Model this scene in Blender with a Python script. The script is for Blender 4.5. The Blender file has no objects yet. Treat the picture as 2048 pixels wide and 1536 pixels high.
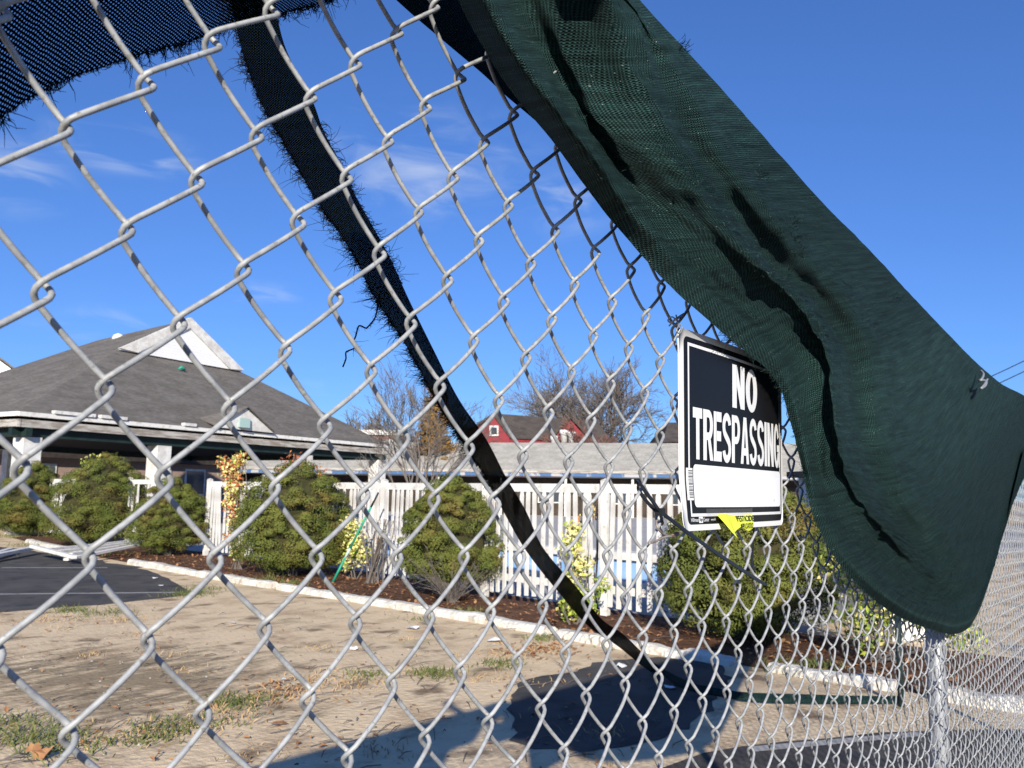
import bpy, math, random
import numpy as np
from mathutils import Vector, Matrix
random.seed(7); rng = np.random.default_rng(7)
S = bpy.context.scene
COL = S.collection
# ------------------------------------------------------------------ camera, sky, sun, exposure
CAM = np.array([0.0, 0.0, 1.45])
AX = np.array([[0.5939305226, -0.8043300725, 0.0173109450],
               [-0.1124321823, -0.0616772816, 0.9917433723],
               [0.7966213264, 0.5909729668, 0.1270646086]])     # right, up, forward
FPX = 1690.0
cd = bpy.data.cameras.new("camera"); cam = bpy.data.objects.new("camera", cd); COL.objects.link(cam)
cd.sensor_width = 36; cd.lens = FPX / 2048 * 36; cd.clip_start = 0.02; cd.clip_end = 3000
cam.matrix_world = Matrix(((AX[0][0], AX[1][0], -AX[2][0], CAM[0]), (AX[0][1], AX[1][1], -AX[2][1], CAM[1]),
                           (AX[0][2], AX[1][2], -AX[2][2], CAM[2]), (0, 0, 0, 1)))
cd.dof.use_dof = True; cd.dof.focus_distance = 1.05; cd.dof.aperture_fstop = 20.0
S.camera = cam
S.render.resolution_x, S.render.resolution_y = 1024, 768
S.view_settings.view_transform = 'Standard'; S.view_settings.look = 'None'
S.view_settings.exposure = 0.6; S.view_settings.gamma = 1.0
SUNV = Vector((-1.3, -1.0, 0.64)).normalized()                  # towards the sun
EL = math.asin(SUNV.z); AZ = math.atan2(SUNV.x, SUNV.y)
ld = bpy.data.lights.new("sun", 'SUN'); ld.energy = 5.0; ld.angle = math.radians(0.53); ld.color = (1.0, 0.925, 0.80)
lo = bpy.data.objects.new("sun", ld); COL.objects.link(lo); lo.location = (-8, -6, 6)
lo.rotation_euler = (-SUNV).to_track_quat('-Z', 'Y').to_euler()

def ray(u, v):
    return np.array([(u - 1024) / FPX, -(v - 768) / FPX, 1.0]) @ AX
def at_dist(u, v, d):
    r = ray(u, v); return CAM + r / np.linalg.norm(r) * d
def at_depth(u, v, d):
    return CAM + ray(u, v) * d
def at_z(u, v, z=0.0):
    r = ray(u, v); return CAM + r * ((z - CAM[2]) / r[2])
FY = 0.443                                                        # the wire fence stands in the plane y = FY
def at_fence(u, v, off=0.0):
    r = ray(u, v); return CAM + r * ((FY - off) / r[1])

W = bpy.data.worlds.new("World"); S.world = W; W.use_nodes = True
nt = W.node_tree; nt.nodes.clear()
def N(t, kind, **kw):
    n = t.nodes.new(kind)
    for k, v in kw.items():
        if k.startswith('i_'):
            n.inputs[k[2:].replace('_', ' ')].default_value = v
        else: setattr(n, k, v)
    return n
sky = N(nt, 'ShaderNodeTexSky', sky_type='NISHITA', sun_disc=False, sun_elevation=EL, sun_rotation=AZ % (2 * math.pi),
        altitude=0, air_density=1.0, dust_density=0.0, ozone_density=2.0)
bg = N(nt, 'ShaderNodeBackground'); bg.inputs['Strength'].default_value = 0.106
wo = N(nt, 'ShaderNodeOutputWorld')
tc = N(nt, 'ShaderNodeTexCoord')
gm = N(nt, 'ShaderNodeGamma'); gm.inputs['Gamma'].default_value = 0.8; nt.links.new(sky.outputs[0], gm.inputs['Color'])
hs = N(nt, 'ShaderNodeVectorMath', operation='MULTIPLY'); hs.inputs[1].default_value = (.385, .675, 1.29)   # the phone's deeper blue
nt.links.new(gm.outputs[0], hs.inputs[0])
# thin cirrus: a few stretched wisps, each round its own direction in the sky
mp = N(nt, 'ShaderNodeMapping'); mp.inputs['Scale'].default_value = (3.0, 3.0, 10.0); mp.inputs['Rotation'].default_value = (0.25, 0.1, 0)
nt.links.new(tc.outputs['Generated'], mp.inputs[0])
no = N(nt, 'ShaderNodeTexNoise'); no.inputs['Scale'].default_value = 3.2; no.inputs['Detail'].default_value = 5; no.inputs['Roughness'].default_value = 0.52
no.inputs['Distortion'].default_value = 0.9
nt.links.new(mp.outputs[0], no.inputs['Vector'])
def blob(u, v, rx, rz, amp):
    d = ray(u, v); d = d / np.linalg.norm(d)
    sub = N(nt, 'ShaderNodeVectorMath', operation='SUBTRACT'); sub.inputs[1].default_value = d
    nt.links.new(tc.outputs['Generated'], sub.inputs[0])
    sc = N(nt, 'ShaderNodeVectorMath', operation='MULTIPLY'); sc.inputs[1].default_value = (1 / rx, 1 / rx, 1 / rz)
    nt.links.new(sub.outputs[0], sc.inputs[0])
    ln = N(nt, 'ShaderNodeVectorMath', operation='LENGTH'); nt.links.new(sc.outputs[0], ln.inputs[0])
    mr = N(nt, 'ShaderNodeMapRange', interpolation_type='SMOOTHSTEP')
    mr.inputs['From Min'].default_value = 0.0; mr.inputs['From Max'].default_value = 1.0
    mr.inputs['To Min'].default_value = amp; mr.inputs['To Max'].default_value = 0.0
    nt.links.new(ln.outputs['Value'], mr.inputs['Value']); return mr.outputs[0]
acc = None
for b in [(245, 297, .10, .035, .75), (10, 350, .08, .05, .55), (860, 330, .16, .085, .6), (1130, 395, .09, .06, .42),
          (640, 775, .07, .012, .5), (520, 585, .06, .02, .4), (230, 640, .09, .02, .45), (160, 655, .07, .02, .4)]:
    o = blob(*b)
    if acc is None: acc = o
    else:
        mx = N(nt, 'ShaderNodeMath', operation='MAXIMUM'); nt.links.new(acc, mx.inputs[0]); nt.links.new(o, mx.inputs[1]); acc = mx.outputs[0]
cr = N(nt, 'ShaderNodeMapRange', interpolation_type='SMOOTHSTEP'); cr.inputs['From Min'].default_value = 0.42; cr.inputs['From Max'].default_value = 0.8
nt.links.new(no.outputs['Fac'], cr.inputs['Value'])
mu = N(nt, 'ShaderNodeMath', operation='MULTIPLY'); nt.links.new(acc, mu.inputs[0]); nt.links.new(cr.outputs[0], mu.inputs[1])
mixc = N(nt, 'ShaderNodeMix', data_type='RGBA'); nt.links.new(mu.outputs[0], mixc.inputs[0])
nt.links.new(hs.outputs[0], mixc.inputs[6]); mixc.inputs[7].default_value = (4.4, 4.9, 5.8, 1)
nt.links.new(mixc.outputs[2], bg.inputs['Color']); nt.links.new(bg.outputs[0], wo.inputs[0])

# ------------------------------------------------------------------ materials
def mat(name, c1, c2=None, scale=5.0, rough=0.8, metal=0.0, spec=0.3, bump=0.0, bscale=None, detail=6, stretch=(1, 1, 1), lo=.35, hi=.65,
        c3=None, s3=40, lo3=.6, hi3=.7, coord='Object', bdist=.01):
    m = bpy.data.materials.new(name); m.use_nodes = True; t = m.node_tree; p = t.nodes['Principled BSDF']
    p.inputs['Roughness'].default_value = rough; p.inputs['Metallic'].default_value = metal; p.inputs['Specular IOR Level'].default_value = spec
    p.inputs['Base Color'].default_value = (*c1, 1)
    co = N(t, 'ShaderNodeTexCoord'); mp = N(t, 'ShaderNodeMapping'); mp.inputs['Scale'].default_value = stretch
    t.links.new(co.outputs[coord], mp.inputs[0]); m['map'] = 1
    out = None
    if c2 is not None:
        n = N(t, 'ShaderNodeTexNoise'); n.inputs['Scale'].default_value = scale; n.inputs['Detail'].default_value = detail; n.inputs['Roughness'].default_value = .62
        t.links.new(mp.outputs[0], n.inputs['Vector'])
        r = N(t, 'ShaderNodeMapRange', interpolation_type='SMOOTHSTEP'); r.inputs['From Min'].default_value = lo; r.inputs['From Max'].default_value = hi
        t.links.new(n.outputs['Fac'], r.inputs['Value'])
        x = N(t, 'ShaderNodeMix', data_type='RGBA'); x.inputs[6].default_value = (*c1, 1); x.inputs[7].default_value = (*c2, 1)
        t.links.new(r.outputs[0], x.inputs[0]); out = x.outputs[2]
        if c3 is not None:
            n3 = N(t, 'ShaderNodeTexNoise'); n3.inputs['Scale'].default_value = s3; n3.inputs['Detail'].default_value = 4
            t.links.new(mp.outputs[0], n3.inputs['Vector'])
            r3 = N(t, 'ShaderNodeMapRange', interpolation_type='SMOOTHSTEP'); r3.inputs['From Min'].default_value = lo3; r3.inputs['From Max'].default_value = hi3
            t.links.new(n3.outputs['Fac'], r3.inputs['Value'])
            x3 = N(t, 'ShaderNodeMix', data_type='RGBA'); t.links.new(out, x3.inputs[6]); x3.inputs[7].default_value = (*c3, 1)
            t.links.new(r3.outputs[0], x3.inputs[0]); out = x3.outputs[2]
        t.links.new(out, p.inputs['Base Color'])
    if bump:
        nb = N(t, 'ShaderNodeTexNoise'); nb.inputs['Scale'].default_value = bscale or scale * 4; nb.inputs['Detail'].default_value = 5
        t.links.new(mp.outputs[0], nb.inputs['Vector'])
        b = N(t, 'ShaderNodeBump'); b.inputs['Strength'].default_value = bump; b.inputs['Distance'].default_value = bdist
        t.links.new(nb.outputs['Fac'], b.inputs['Height']); t.links.new(b.outputs[0], p.inputs['Normal'])
    return m

def siding(name, c1, c2, pitch=.12, rough=.6):
    m = mat(name, c1, c2, 3, rough); t = m.node_tree; p = t.nodes['Principled BSDF']
    co = N(t, 'ShaderNodeTexCoord'); w = N(t, 'ShaderNodeTexWave', wave_type='BANDS', bands_direction='Z', wave_profile='SAW')
    w.inputs['Scale'].default_value = 2 * math.pi / pitch / 20; w.inputs['Distortion'].default_value = 0
    t.links.new(co.outputs['Object'], w.inputs['Vector'])
    b = N(t, 'ShaderNodeBump'); b.inputs['Strength'].default_value = .8; b.inputs['Distance'].default_value = .02
    t.links.new(w.outputs['Fac'], b.inputs['Height']); t.links.new(b.outputs[0], p.inputs['Normal'])
    return m

def shingles(name, c1, c2, pitch=.14):
    m = mat(name, c1, c2, 1.1, .95, spec=.15, detail=8, stretch=(1, 1, 3)); t = m.node_tree; p = t.nodes['Principled BSDF']
    co = N(t, 'ShaderNodeTexCoord')
    w = N(t, 'ShaderNodeTexWave', wave_type='BANDS', bands_direction='Z', wave_profile='SAW'); w.inputs['Scale'].default_value = 2 * math.pi / pitch / 20
    w.inputs['Distortion'].default_value = 1.0; w.inputs['Detail'].default_value = 2; w.inputs['Detail Scale'].default_value = 4
    t.links.new(co.outputs['Object'], w.inputs['Vector'])
    n = N(t, 'ShaderNodeTexNoise'); n.inputs['Scale'].default_value = 5; mp = N(t, 'ShaderNodeMapping'); mp.inputs['Scale'].default_value = (1, 1, 9)
    t.links.new(co.outputs['Object'], mp.inputs[0]); t.links.new(mp.outputs[0], n.inputs['Vector'])
    src = p.inputs['Base Color'].links[0].from_socket
    x = N(t, 'ShaderNodeMix', data_type='RGBA', blend_type='MULTIPLY'); x.inputs[0].default_value = .55
    cr = N(t, 'ShaderNodeMapRange'); cr.inputs['From Min'].default_value = .3; cr.inputs['From Max'].default_value = .7; cr.inputs['To Min'].default_value = .45; cr.inputs['To Max'].default_value = 1.25
    t.links.new(n.outputs['Fac'], cr.inputs['Value']); t.links.new(src, x.inputs[6]); t.links.new(cr.outputs[0], x.inputs[7])
    t.links.new(x.outputs[2], p.inputs['Base Color'])
    b = N(t, 'ShaderNodeBump'); b.inputs['Strength'].default_value = .5; b.inputs['Distance'].default_value = .02
    t.links.new(w.outputs['Fac'], b.inputs['Height']); t.links.new(b.outputs[0], p.inputs['Normal'])
    return m

def brick(name, c1, c2, mortar):
    m = bpy.data.materials.new(name); m.use_nodes = True; t = m.node_tree; p = t.nodes['Principled BSDF']; p.inputs['Roughness'].default_value = .9
    co = N(t, 'ShaderNodeTexCoord'); sp = N(t, 'ShaderNodeSeparateXYZ'); cb = N(t, 'ShaderNodeCombineXYZ'); ad = N(t, 'ShaderNodeMath')
    t.links.new(co.outputs['Object'], sp.inputs[0]); t.links.new(sp.outputs[0], ad.inputs[0]); t.links.new(sp.outputs[1], ad.inputs[1])
    t.links.new(ad.outputs[0], cb.inputs[0]); t.links.new(sp.outputs[2], cb.inputs[1])
    b = N(t, 'ShaderNodeTexBrick'); b.inputs['Color1'].default_value = (*c1, 1); b.inputs['Color2'].default_value = (*c2, 1); b.inputs['Mortar'].default_value = (*mortar, 1)
    b.inputs['Scale'].default_value = 1; b.inputs['Brick Width'].default_value = .21; b.inputs['Row Height'].default_value = .075; b.inputs['Mortar Size'].default_value = .008
    t.links.new(cb.outputs[0], b.inputs['Vector']); t.links.new(b.outputs[0], p.inputs['Base Color']); return m

def knit(name, c1, c2, period=.0043, holes=0.0, translucent=0.0, spec=.12, flecks=True):
    """knitted shade cloth in the sheet's own (UV, metres) coordinates"""
    m = bpy.data.materials.new(name); m.use_nodes = True; t = m.node_tree; p = t.nodes['Principled BSDF']
    p.inputs['Roughness'].default_value = .75; p.inputs['Specular IOR Level'].default_value = spec
    uv = N(t, 'ShaderNodeUVMap'); uv.uv_map = 'uv'
    nz = N(t, 'ShaderNodeTexNoise'); nz.inputs['Scale'].default_value = 60; nz.inputs['Detail'].default_value = 2
    t.links.new(uv.outputs[0], nz.inputs['Vector'])
    mixv = N(t, 'ShaderNodeVectorMath', operation='MULTIPLY_ADD'); mixv.inputs[1].default_value = (.0022, .0022, 0)
    t.links.new(nz.outputs['Color'], mixv.inputs[0]); t.links.new(uv.outputs[0], mixv.inputs[2])
    sp = N(t, 'ShaderNodeSeparateXYZ'); t.links.new(mixv.outputs[0], sp.inputs[0])
    def sin(sock, per, ph=0):
        a = N(t, 'ShaderNodeMath', operation='MULTIPLY'); a.inputs[1].default_value = 2 * math.pi / per; t.links.new(sock, a.inputs[0])
        s = N(t, 'ShaderNodeMath', operation='SINE'); t.links.new(a.outputs[0], s.inputs[0]); return s.outputs[0]
    sk = N(t, 'ShaderNodeMath', operation='MULTIPLY_ADD'); sk.inputs[1].default_value = .3   # skewed rows give the diagonal knit
    t.links.new(sp.outputs[1], sk.inputs[0]); t.links.new(sp.outputs[0], sk.inputs[2])
    a = sin(sk.outputs[0], period); b = sin(sp.outputs[1], period * .8)
    pr = N(t, 'ShaderNodeMath', operation='MULTIPLY'); t.links.new(a, pr.inputs[0]); t.links.new(b, pr.inputs[1])
    sm = N(t, 'ShaderNodeMath', operation='MULTIPLY_ADD'); sm.inputs[1].default_value = .8; t.links.new(a, sm.inputs[0]); t.links.new(pr.outputs[0], sm.inputs[2])
    # pulled threads: long streaks across the cloth
    st = N(t, 'ShaderNodeTexNoise'); st.inputs['Scale'].default_value = 1; st.inputs['Detail'].default_value = 5
    mp = N(t, 'ShaderNodeMapping'); mp.inputs['Scale'].default_value = (9, 260, 1); t.links.new(uv.outputs[0], mp.inputs[0]); t.links.new(mp.outputs[0], st.inputs['Vector'])
    h = N(t, 'ShaderNodeMath', operation='MULTIPLY_ADD'); h.inputs[1].default_value = 2.2; t.links.new(st.outputs['Fac'], h.inputs[0]); t.links.new(sm.outputs[0], h.inputs[2])
    bp = N(t, 'ShaderNodeBump'); bp.inputs['Strength'].default_value = 1.0; bp.inputs['Distance'].default_value = .003
    t.links.new(h.outputs[0], bp.inputs['Height']); t.links.new(bp.outputs[0], p.inputs['Normal'])
    f = N(t, 'ShaderNodeMapRange'); f.inputs['From Min'].default_value = -.1; f.inputs['From Max'].default_value = 2.3
    t.links.new(h.outputs[0], f.inputs['Value'])
    x = N(t, 'ShaderNodeMix', data_type='RGBA'); x.inputs[6].default_value = (*c1, 1); x.inputs[7].default_value = (*c2, 1); t.links.new(f.outputs[0], x.inputs[0])
    col = x.outputs[2]
    if flecks:                                                    # lint, and glints of light painted as pale flecks
        fl = N(t, 'ShaderNodeTexNoise'); fl.inputs['Scale'].default_value = 260; fl.inputs['Detail'].default_value = 1; t.links.new(uv.outputs[0], fl.inputs['Vector'])
        fr = N(t, 'ShaderNodeMapRange'); fr.inputs['From Min'].default_value = .72; fr.inputs['From Max'].default_value = .78; t.links.new(fl.outputs['Fac'], fr.inputs['Value'])
        x2 = N(t, 'ShaderNodeMix', data_type='RGBA'); x2.inputs[7].default_value = (.35, .42, .4, 1); t.links.new(col, x2.inputs[6]); t.links.new(fr.outputs[0], x2.inputs[0]); col = x2.outputs[2]
    bl = N(t, 'ShaderNodeTexNoise'); bl.inputs['Scale'].default_value = 1; bl.inputs['Detail'].default_value = 6   # fading and dust along the weave
    mp2 = N(t, 'ShaderNodeMapping'); mp2.inputs['Scale'].default_value = (5, 70, 1); mp2.inputs['Rotation'].default_value = (0, 0, .35); t.links.new(uv.outputs[0], mp2.inputs[0]); t.links.new(mp2.outputs[0], bl.inputs['Vector'])
    br = N(t, 'ShaderNodeMapRange'); br.inputs['From Min'].default_value = .3; br.inputs['From Max'].default_value = .7; br.inputs['To Min'].default_value = .62; br.inputs['To Max'].default_value = 1.35; t.links.new(bl.outputs['Fac'], br.inputs['Value'])
    x4 = N(t, 'ShaderNodeMix', data_type='RGBA', blend_type='MULTIPLY'); x4.inputs[0].default_value = 1; t.links.new(col, x4.inputs[6]); t.links.new(br.outputs[0], x4.inputs[7]); col = x4.outputs[2]
    t.links.new(col, p.inputs['Base Color'])
    last = p.outputs[0]; o = t.nodes['Material Output']
    if translucent:
        tr = N(t, 'ShaderNodeBsdfTranslucent'); tr.inputs[0].default_value = (*c2, 1); ms = N(t, 'ShaderNodeMixShader'); ms.inputs[0].default_value = translucent
        t.links.new(last, ms.inputs[1]); t.links.new(tr.outputs[0], ms.inputs[2]); last = ms.outputs[0]
    if holes:
        gt = N(t, 'ShaderNodeMath', operation='GREATER_THAN'); gt.inputs[1].default_value = holes; t.links.new(pr.outputs[0], gt.inputs[0])
        tp = N(t, 'ShaderNodeBsdfTransparent'); ms = N(t, 'ShaderNodeMixShader'); t.links.new(gt.outputs[0], ms.inputs[0])
        t.links.new(last, ms.inputs[1]); t.links.new(tp.outputs[0], ms.inputs[2]); last = ms.outputs[0]
    t.links.new(last, o.inputs[0]); return m

M = {}
M['wire'] = mat('galvanised_wire', (.24, .25, .26), (.37, .38, .385), 90, .55, .1, .4, .12, 500, bdist=.0004, c3=(.20, .195, .18), s3=260, lo3=.58, hi3=.7)
M['post'] = mat('galvanised_post', (.24, .25, .27), (.32, .33, .35), 6, .5, .3, .4)
M['cloth'] = knit('green_knit_cloth', (.0018, .0085, .008), (.046, .116, .110))
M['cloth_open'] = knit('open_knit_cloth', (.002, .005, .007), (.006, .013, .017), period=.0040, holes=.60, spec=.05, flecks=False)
M['cloth_shaded'] = knit('shaded_knit_cloth', (.0008, .0024, .0022), (.0032, .0085, .0076), period=.0040, holes=.95, spec=.04, flecks=False)  # the green screen cloth again, its shade painted in as near-black
M['thread'] = mat('dark_green_thread', (.006, .016, .014), rough=.7, spec=.2)
M['thread_dark'] = mat('dark_thread', (.003, .005, .005), rough=.7, spec=.2)
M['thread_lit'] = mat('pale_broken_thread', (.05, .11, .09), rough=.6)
M['sign_white'] = mat('sign_white_plastic', (.80, .80, .78), (.74, .74, .73), 14, .28, 0, .5)
M['sign_black'] = mat('sign_black_ink', (.008, .008, .009), rough=.38, spec=.14)
M['sign_patch'] = mat('sign_matt_white', (.80, .81, .83), (.72, .73, .74), 9, .4, lo=.45, hi=.8, stretch=(1, 1, 4), c3=(.55, .55, .55), s3=40, lo3=.68, hi3=.76)
M['ink'] = mat('grey_print_ink', (.12, .12, .12), rough=.5)
M['red_ink'] = mat('red_print_ink', (.5, .08, .06), rough=.5)
M['flyer'] = mat('yellow_plastic_film', (.80, .86, .05), (.72, .80, .03), 30, .35, spec=.5)
M['tape'] = mat('clear_tape', (.35, .36, .37), rough=.12, spec=.7)
M['zip'] = mat('black_nylon', (.012, .013, .015), rough=.45, spec=.3)
M['rust'] = mat('rusty_wire', (.16, .09, .06), (.35, .33, .31), 60, .6, .3)
M['grass_dry'] = mat('dry_stems', (.30, .20, .10), (.42, .30, .17), 8, .9)
M['sand'] = None

def ground_material():
    m = mat('sandy_soil', (.68, .535, .345), (.47, .345, .215), 1.7, .95, spec=.1, bump=.45, bscale=20, detail=9, lo=.46, hi=.7, c3=(.22, .16, .105), s3=2.4, lo3=.56, hi3=.72, bdist=.03)
    t = m.node_tree; p = t.nodes['Principled BSDF']; src = p.inputs['Base Color'].links[0].from_socket
    co = N(t, 'ShaderNodeTexCoord'); mp = N(t, 'ShaderNodeMapping'); mp.inputs['Scale'].default_value = (.8, 2.6, 1); mp.inputs['Rotation'].default_value = (0, 0, math.radians(-38))
    t.links.new(co.outputs['Object'], mp.inputs[0])
    n = N(t, 'ShaderNodeTexNoise'); n.inputs['Scale'].default_value = 1.6; n.inputs['Detail'].default_value = 9; n.inputs['Roughness'].default_value = .7; t.links.new(mp.outputs[0], n.inputs['Vector'])
    r = N(t, 'ShaderNodeMapRange', interpolation_type='SMOOTHSTEP'); r.inputs['From Min'].default_value = .53; r.inputs['From Max'].default_value = .68; r.inputs['To Max'].default_value = .55; t.links.new(n.outputs['Fac'], r.inputs['Value'])
    x = N(t, 'ShaderNodeMix', data_type='RGBA'); x.inputs[7].default_value = (.19, .14, .10, 1); t.links.new(src, x.inputs[6]); t.links.new(r.outputs[0], x.inputs[0])
    g = N(t, 'ShaderNodeTexNoise'); g.inputs['Scale'].default_value = .9; g.inputs['Detail'].default_value = 8; t.links.new(co.outputs['Object'], g.inputs['Vector'])
    rg = N(t, 'ShaderNodeMapRange', interpolation_type='SMOOTHSTEP'); rg.inputs['From Min'].default_value = .6; rg.inputs['From Max'].default_value = .74; rg.inputs['To Max'].default_value = .6; t.links.new(g.outputs['Fac'], rg.inputs['Value'])
    x2 = N(t, 'ShaderNodeMix', data_type='RGBA'); x2.inputs[7].default_value = (.13, .135, .05, 1); t.links.new(x.outputs[2], x2.inputs[6]); t.links.new(rg.outputs[0], x2.inputs[0])
    v = N(t, 'ShaderNodeTexVoronoi'); v.inputs['Scale'].default_value = 9; t.links.new(co.outputs['Object'], v.inputs['Vector'])   # pale pebbles
    rv = N(t, 'ShaderNodeMapRange'); rv.inputs['From Min'].default_value = .05; rv.inputs['From Max'].default_value = .09; rv.inputs['To Min'].default_value = .7; rv.inputs['To Max'].default_value = 0; t.links.new(v.outputs['Distance'], rv.inputs['Value'])
    x3 = N(t, 'ShaderNodeMix', data_type='RGBA'); x3.inputs[7].default_value = (.55, .47, .38, 1); t.links.new(x2.outputs[2], x3.inputs[6]); t.links.new(rv.outputs[0], x3.inputs[0])
    # the worn, mossy middle of the plot: matted dead growth over the sand
    sb = N(t, 'ShaderNodeVectorMath', operation='SUBTRACT'); sb.inputs[1].default_value = (3.6, 6.3, 0); t.links.new(co.outputs['Object'], sb.inputs[0])
    sc = N(t, 'ShaderNodeVectorMath', operation='MULTIPLY'); sc.inputs[1].default_value = (.42, .30, 0); t.links.new(sb.outputs[0], sc.inputs[0])
    ln = N(t, 'ShaderNodeVectorMath', operation='LENGTH'); t.links.new(sc.outputs[0], ln.inputs[0])
    n4 = N(t, 'ShaderNodeTexNoise'); n4.inputs['Scale'].default_value = 2.6; n4.inputs['Detail'].default_value = 10; n4.inputs['Roughness'].default_value = .72; t.links.new(mp.outputs[0], n4.inputs['Vector'])
    ma = N(t, 'ShaderNodeMath', operation='MULTIPLY_ADD'); ma.inputs[1].default_value = -.42; ma.inputs[2].default_value = .22; t.links.new(ln.outputs['Value'], ma.inputs[0])
    ad = N(t, 'ShaderNodeMath'); t.links.new(ma.outputs[0], ad.inputs[0]); t.links.new(n4.outputs['Fac'], ad.inputs[1])
    r4 = N(t, 'ShaderNodeMapRange', interpolation_type='SMOOTHSTEP'); r4.inputs['From Min'].default_value = .48; r4.inputs['From Max'].default_value = .68; r4.inputs['To Max'].default_value = .8; t.links.new(ad.outputs[0], r4.inputs['Value'])
    x5 = N(t, 'ShaderNodeMix', data_type='RGBA'); x5.inputs[7].default_value = (.20, .155, .095, 1); t.links.new(x3.outputs[2], x5.inputs[6]); t.links.new(r4.outputs[0], x5.inputs[0])
    t.links.new(x5.outputs[2], p.inputs['Base Color']); return m
M['sand'] = ground_material()
M['asphalt'] = mat('asphalt', (.062, .057, .052), (.088, .083, .077), 1.6, .9, spec=.25, bump=.5, bscale=90, c3=(.035, .036, .04), s3=3, lo3=.5, hi3=.7)
M['line'] = mat('worn_line_paint', (.36, .35, .33), (.16, .16, .16), 5, .85, lo=.5, hi=.7)
M['kerbpaint'] = mat('white_painted_kerb', (.66, .64, .58), (.52, .48, .41), 5, .8, bump=.9, bscale=18, c3=(.36, .28, .2), s3=7, lo3=.62, hi3=.74, bdist=.03)
M['mulch'] = mat('brown_mulch', (.105, .052, .032), (.17, .09, .055), 3, .95, spec=.1, bump=1, bscale=40, c3=(.05, .03, .02), s3=12, lo3=.5, hi3=.65, bdist=.03)
M['deck'] = mat('pool_deck_concrete', (.42, .41, .39), (.34, .33, .31), 2, .9)
M['white'] = mat('white_paint', (.68, .68, .66), (.50, .48, .45), 3, .65, c3=(.42, .38, .34), s3=11, lo3=.6, hi3=.74)
M['white_old'] = mat('weathered_white_paint', (.66, .65, .62), (.42, .39, .36), 5, .75, lo=.5, hi=.72, bump=.4, bscale=30, bdist=.01)
M['siding'] = siding('white_siding', (.82, .82, .82), (.78, .78, .79))
M['roof'] = shingles('grey_shingles', (.122, .112, .101), (.162, .150, .137))
M['roof_motel'] = shingles('beige_shingles', (.35, .335, .29), (.44, .42, .37), .3)
M['fascia'] = mat('stained_fascia', (.42, .40, .37), (.22, .19, .16), 2.2, .85, stretch=(.6, .6, 5), lo=.42, hi=.6)
M['teal'] = mat('dark_green_paint', (.008, .020, .018), (.014, .03, .027), 3, .6)
M['dark'] = mat('dark_timber', (.030, .024, .020), (.05, .04, .033), 3, .8)
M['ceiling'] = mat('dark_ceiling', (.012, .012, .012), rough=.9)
M['brickwall'] = brick('tan_brick', (.30, .19, .14), (.24, .15, .11), (.30, .27, .24))
M['brickred'] = brick('red_brick', (.32, .12, .08), (.25, .09, .06), (.3, .27, .24))
M['redsiding'] = siding('red_siding', (.27, .035, .045), (.22, .03, .038), .2)
M['roof_dark'] = shingles('charcoal_shingles', (.060, .052, .05), (.085, .075, .07))
M['glass'] = mat('window_glass', (.05, .06, .075), rough=.08, spec=.8)
M['bluepaint'] = mat('blue_painted_wall', (.20, .38, .66), (.30, .46, .70), 1.5, .6, c3=(.42, .56, .78), s3=3, lo3=.55, hi3=.7)
M['blue_dark'] = mat('blue_fascia', (.05, .12, .26), (.35, .35, .36), 1.2, .6, stretch=(1, 1, .3), lo=.5, hi=.55)
M['motelwall'] = mat('brown_motel_wall', (.06, .042, .03), (.03, .022, .018), 1.2, .8)
M['bark'] = mat('grey_bark', (.10, .085, .075), (.17, .15, .135), 6, .95, bump=.6, stretch=(1, 1, .3))
M['twig'] = mat('brown_twigs', (.105, .090, .080), (.155, .135, .122), 2, .9)
M['twig_red'] = mat('reddish_twigs', (.14, .065, .05), (.19, .10, .075), 2, .9)
M['needle'] = mat('conifer_green', (.074, .100, .020), (.128, .138, .028), 2.5, .75, spec=.2, lo=.3, hi=.7, c3=(.15, .115, .032), s3=1.6, lo3=.5, hi3=.7)
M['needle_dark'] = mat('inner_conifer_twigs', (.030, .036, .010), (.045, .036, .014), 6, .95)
M['needle_brown'] = mat('browned_conifer', (.20, .11, .03), (.29, .16, .045), 2, .85, c3=(.11, .085, .03), s3=3, lo3=.5, hi3=.65)
M['leaf_yellow'] = mat('cream_yellow_leaf', (.70, .62, .20), (.62, .56, .28), 20, .5, spec=.4)
M['leaf_green'] = mat('green_leaf', (.12, .20, .03), (.20, .27, .04), 20, .5, spec=.4)
M['leaf_lime'] = mat('lime_leaf', (.42, .46, .07), (.30, .38, .05), 20, .5, spec=.4)
M['leaf_red'] = mat('red_leaf', (.38, .07, .03), (.45, .16, .06), 20, .6)
M['leaf_orange'] = mat('orange_leaf', (.50, .22, .06), (.42, .16, .05), 20, .6)
M['grass'] = mat('grass_blades', (.075, .105, .028), (.15, .155, .05), 9, .7)
M['leaf_dead'] = mat('dead_leaves', (.26, .12, .055), (.34, .19, .09), 11, .8)
M['paper'] = mat('white_scrap', (.75, .75, .74), rough=.7)
M['stake'] = mat('green_metal_stake', (.02, .26, .16), (.03, .33, .21), 6, .45)
M['stake_pale'] = mat('pale_stake_band', (.45, .62, .56), rough=.5)
M['cable'] = mat('black_cable', (.02, .02, .025), rough=.7)
M['lampglass'] = mat('lamp_glass', (.30, .42, .40), rough=.12, spec=.8)
M['grey'] = mat('grey_metal', (.30, .31, .32), rough=.5, metal=.3)

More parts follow.
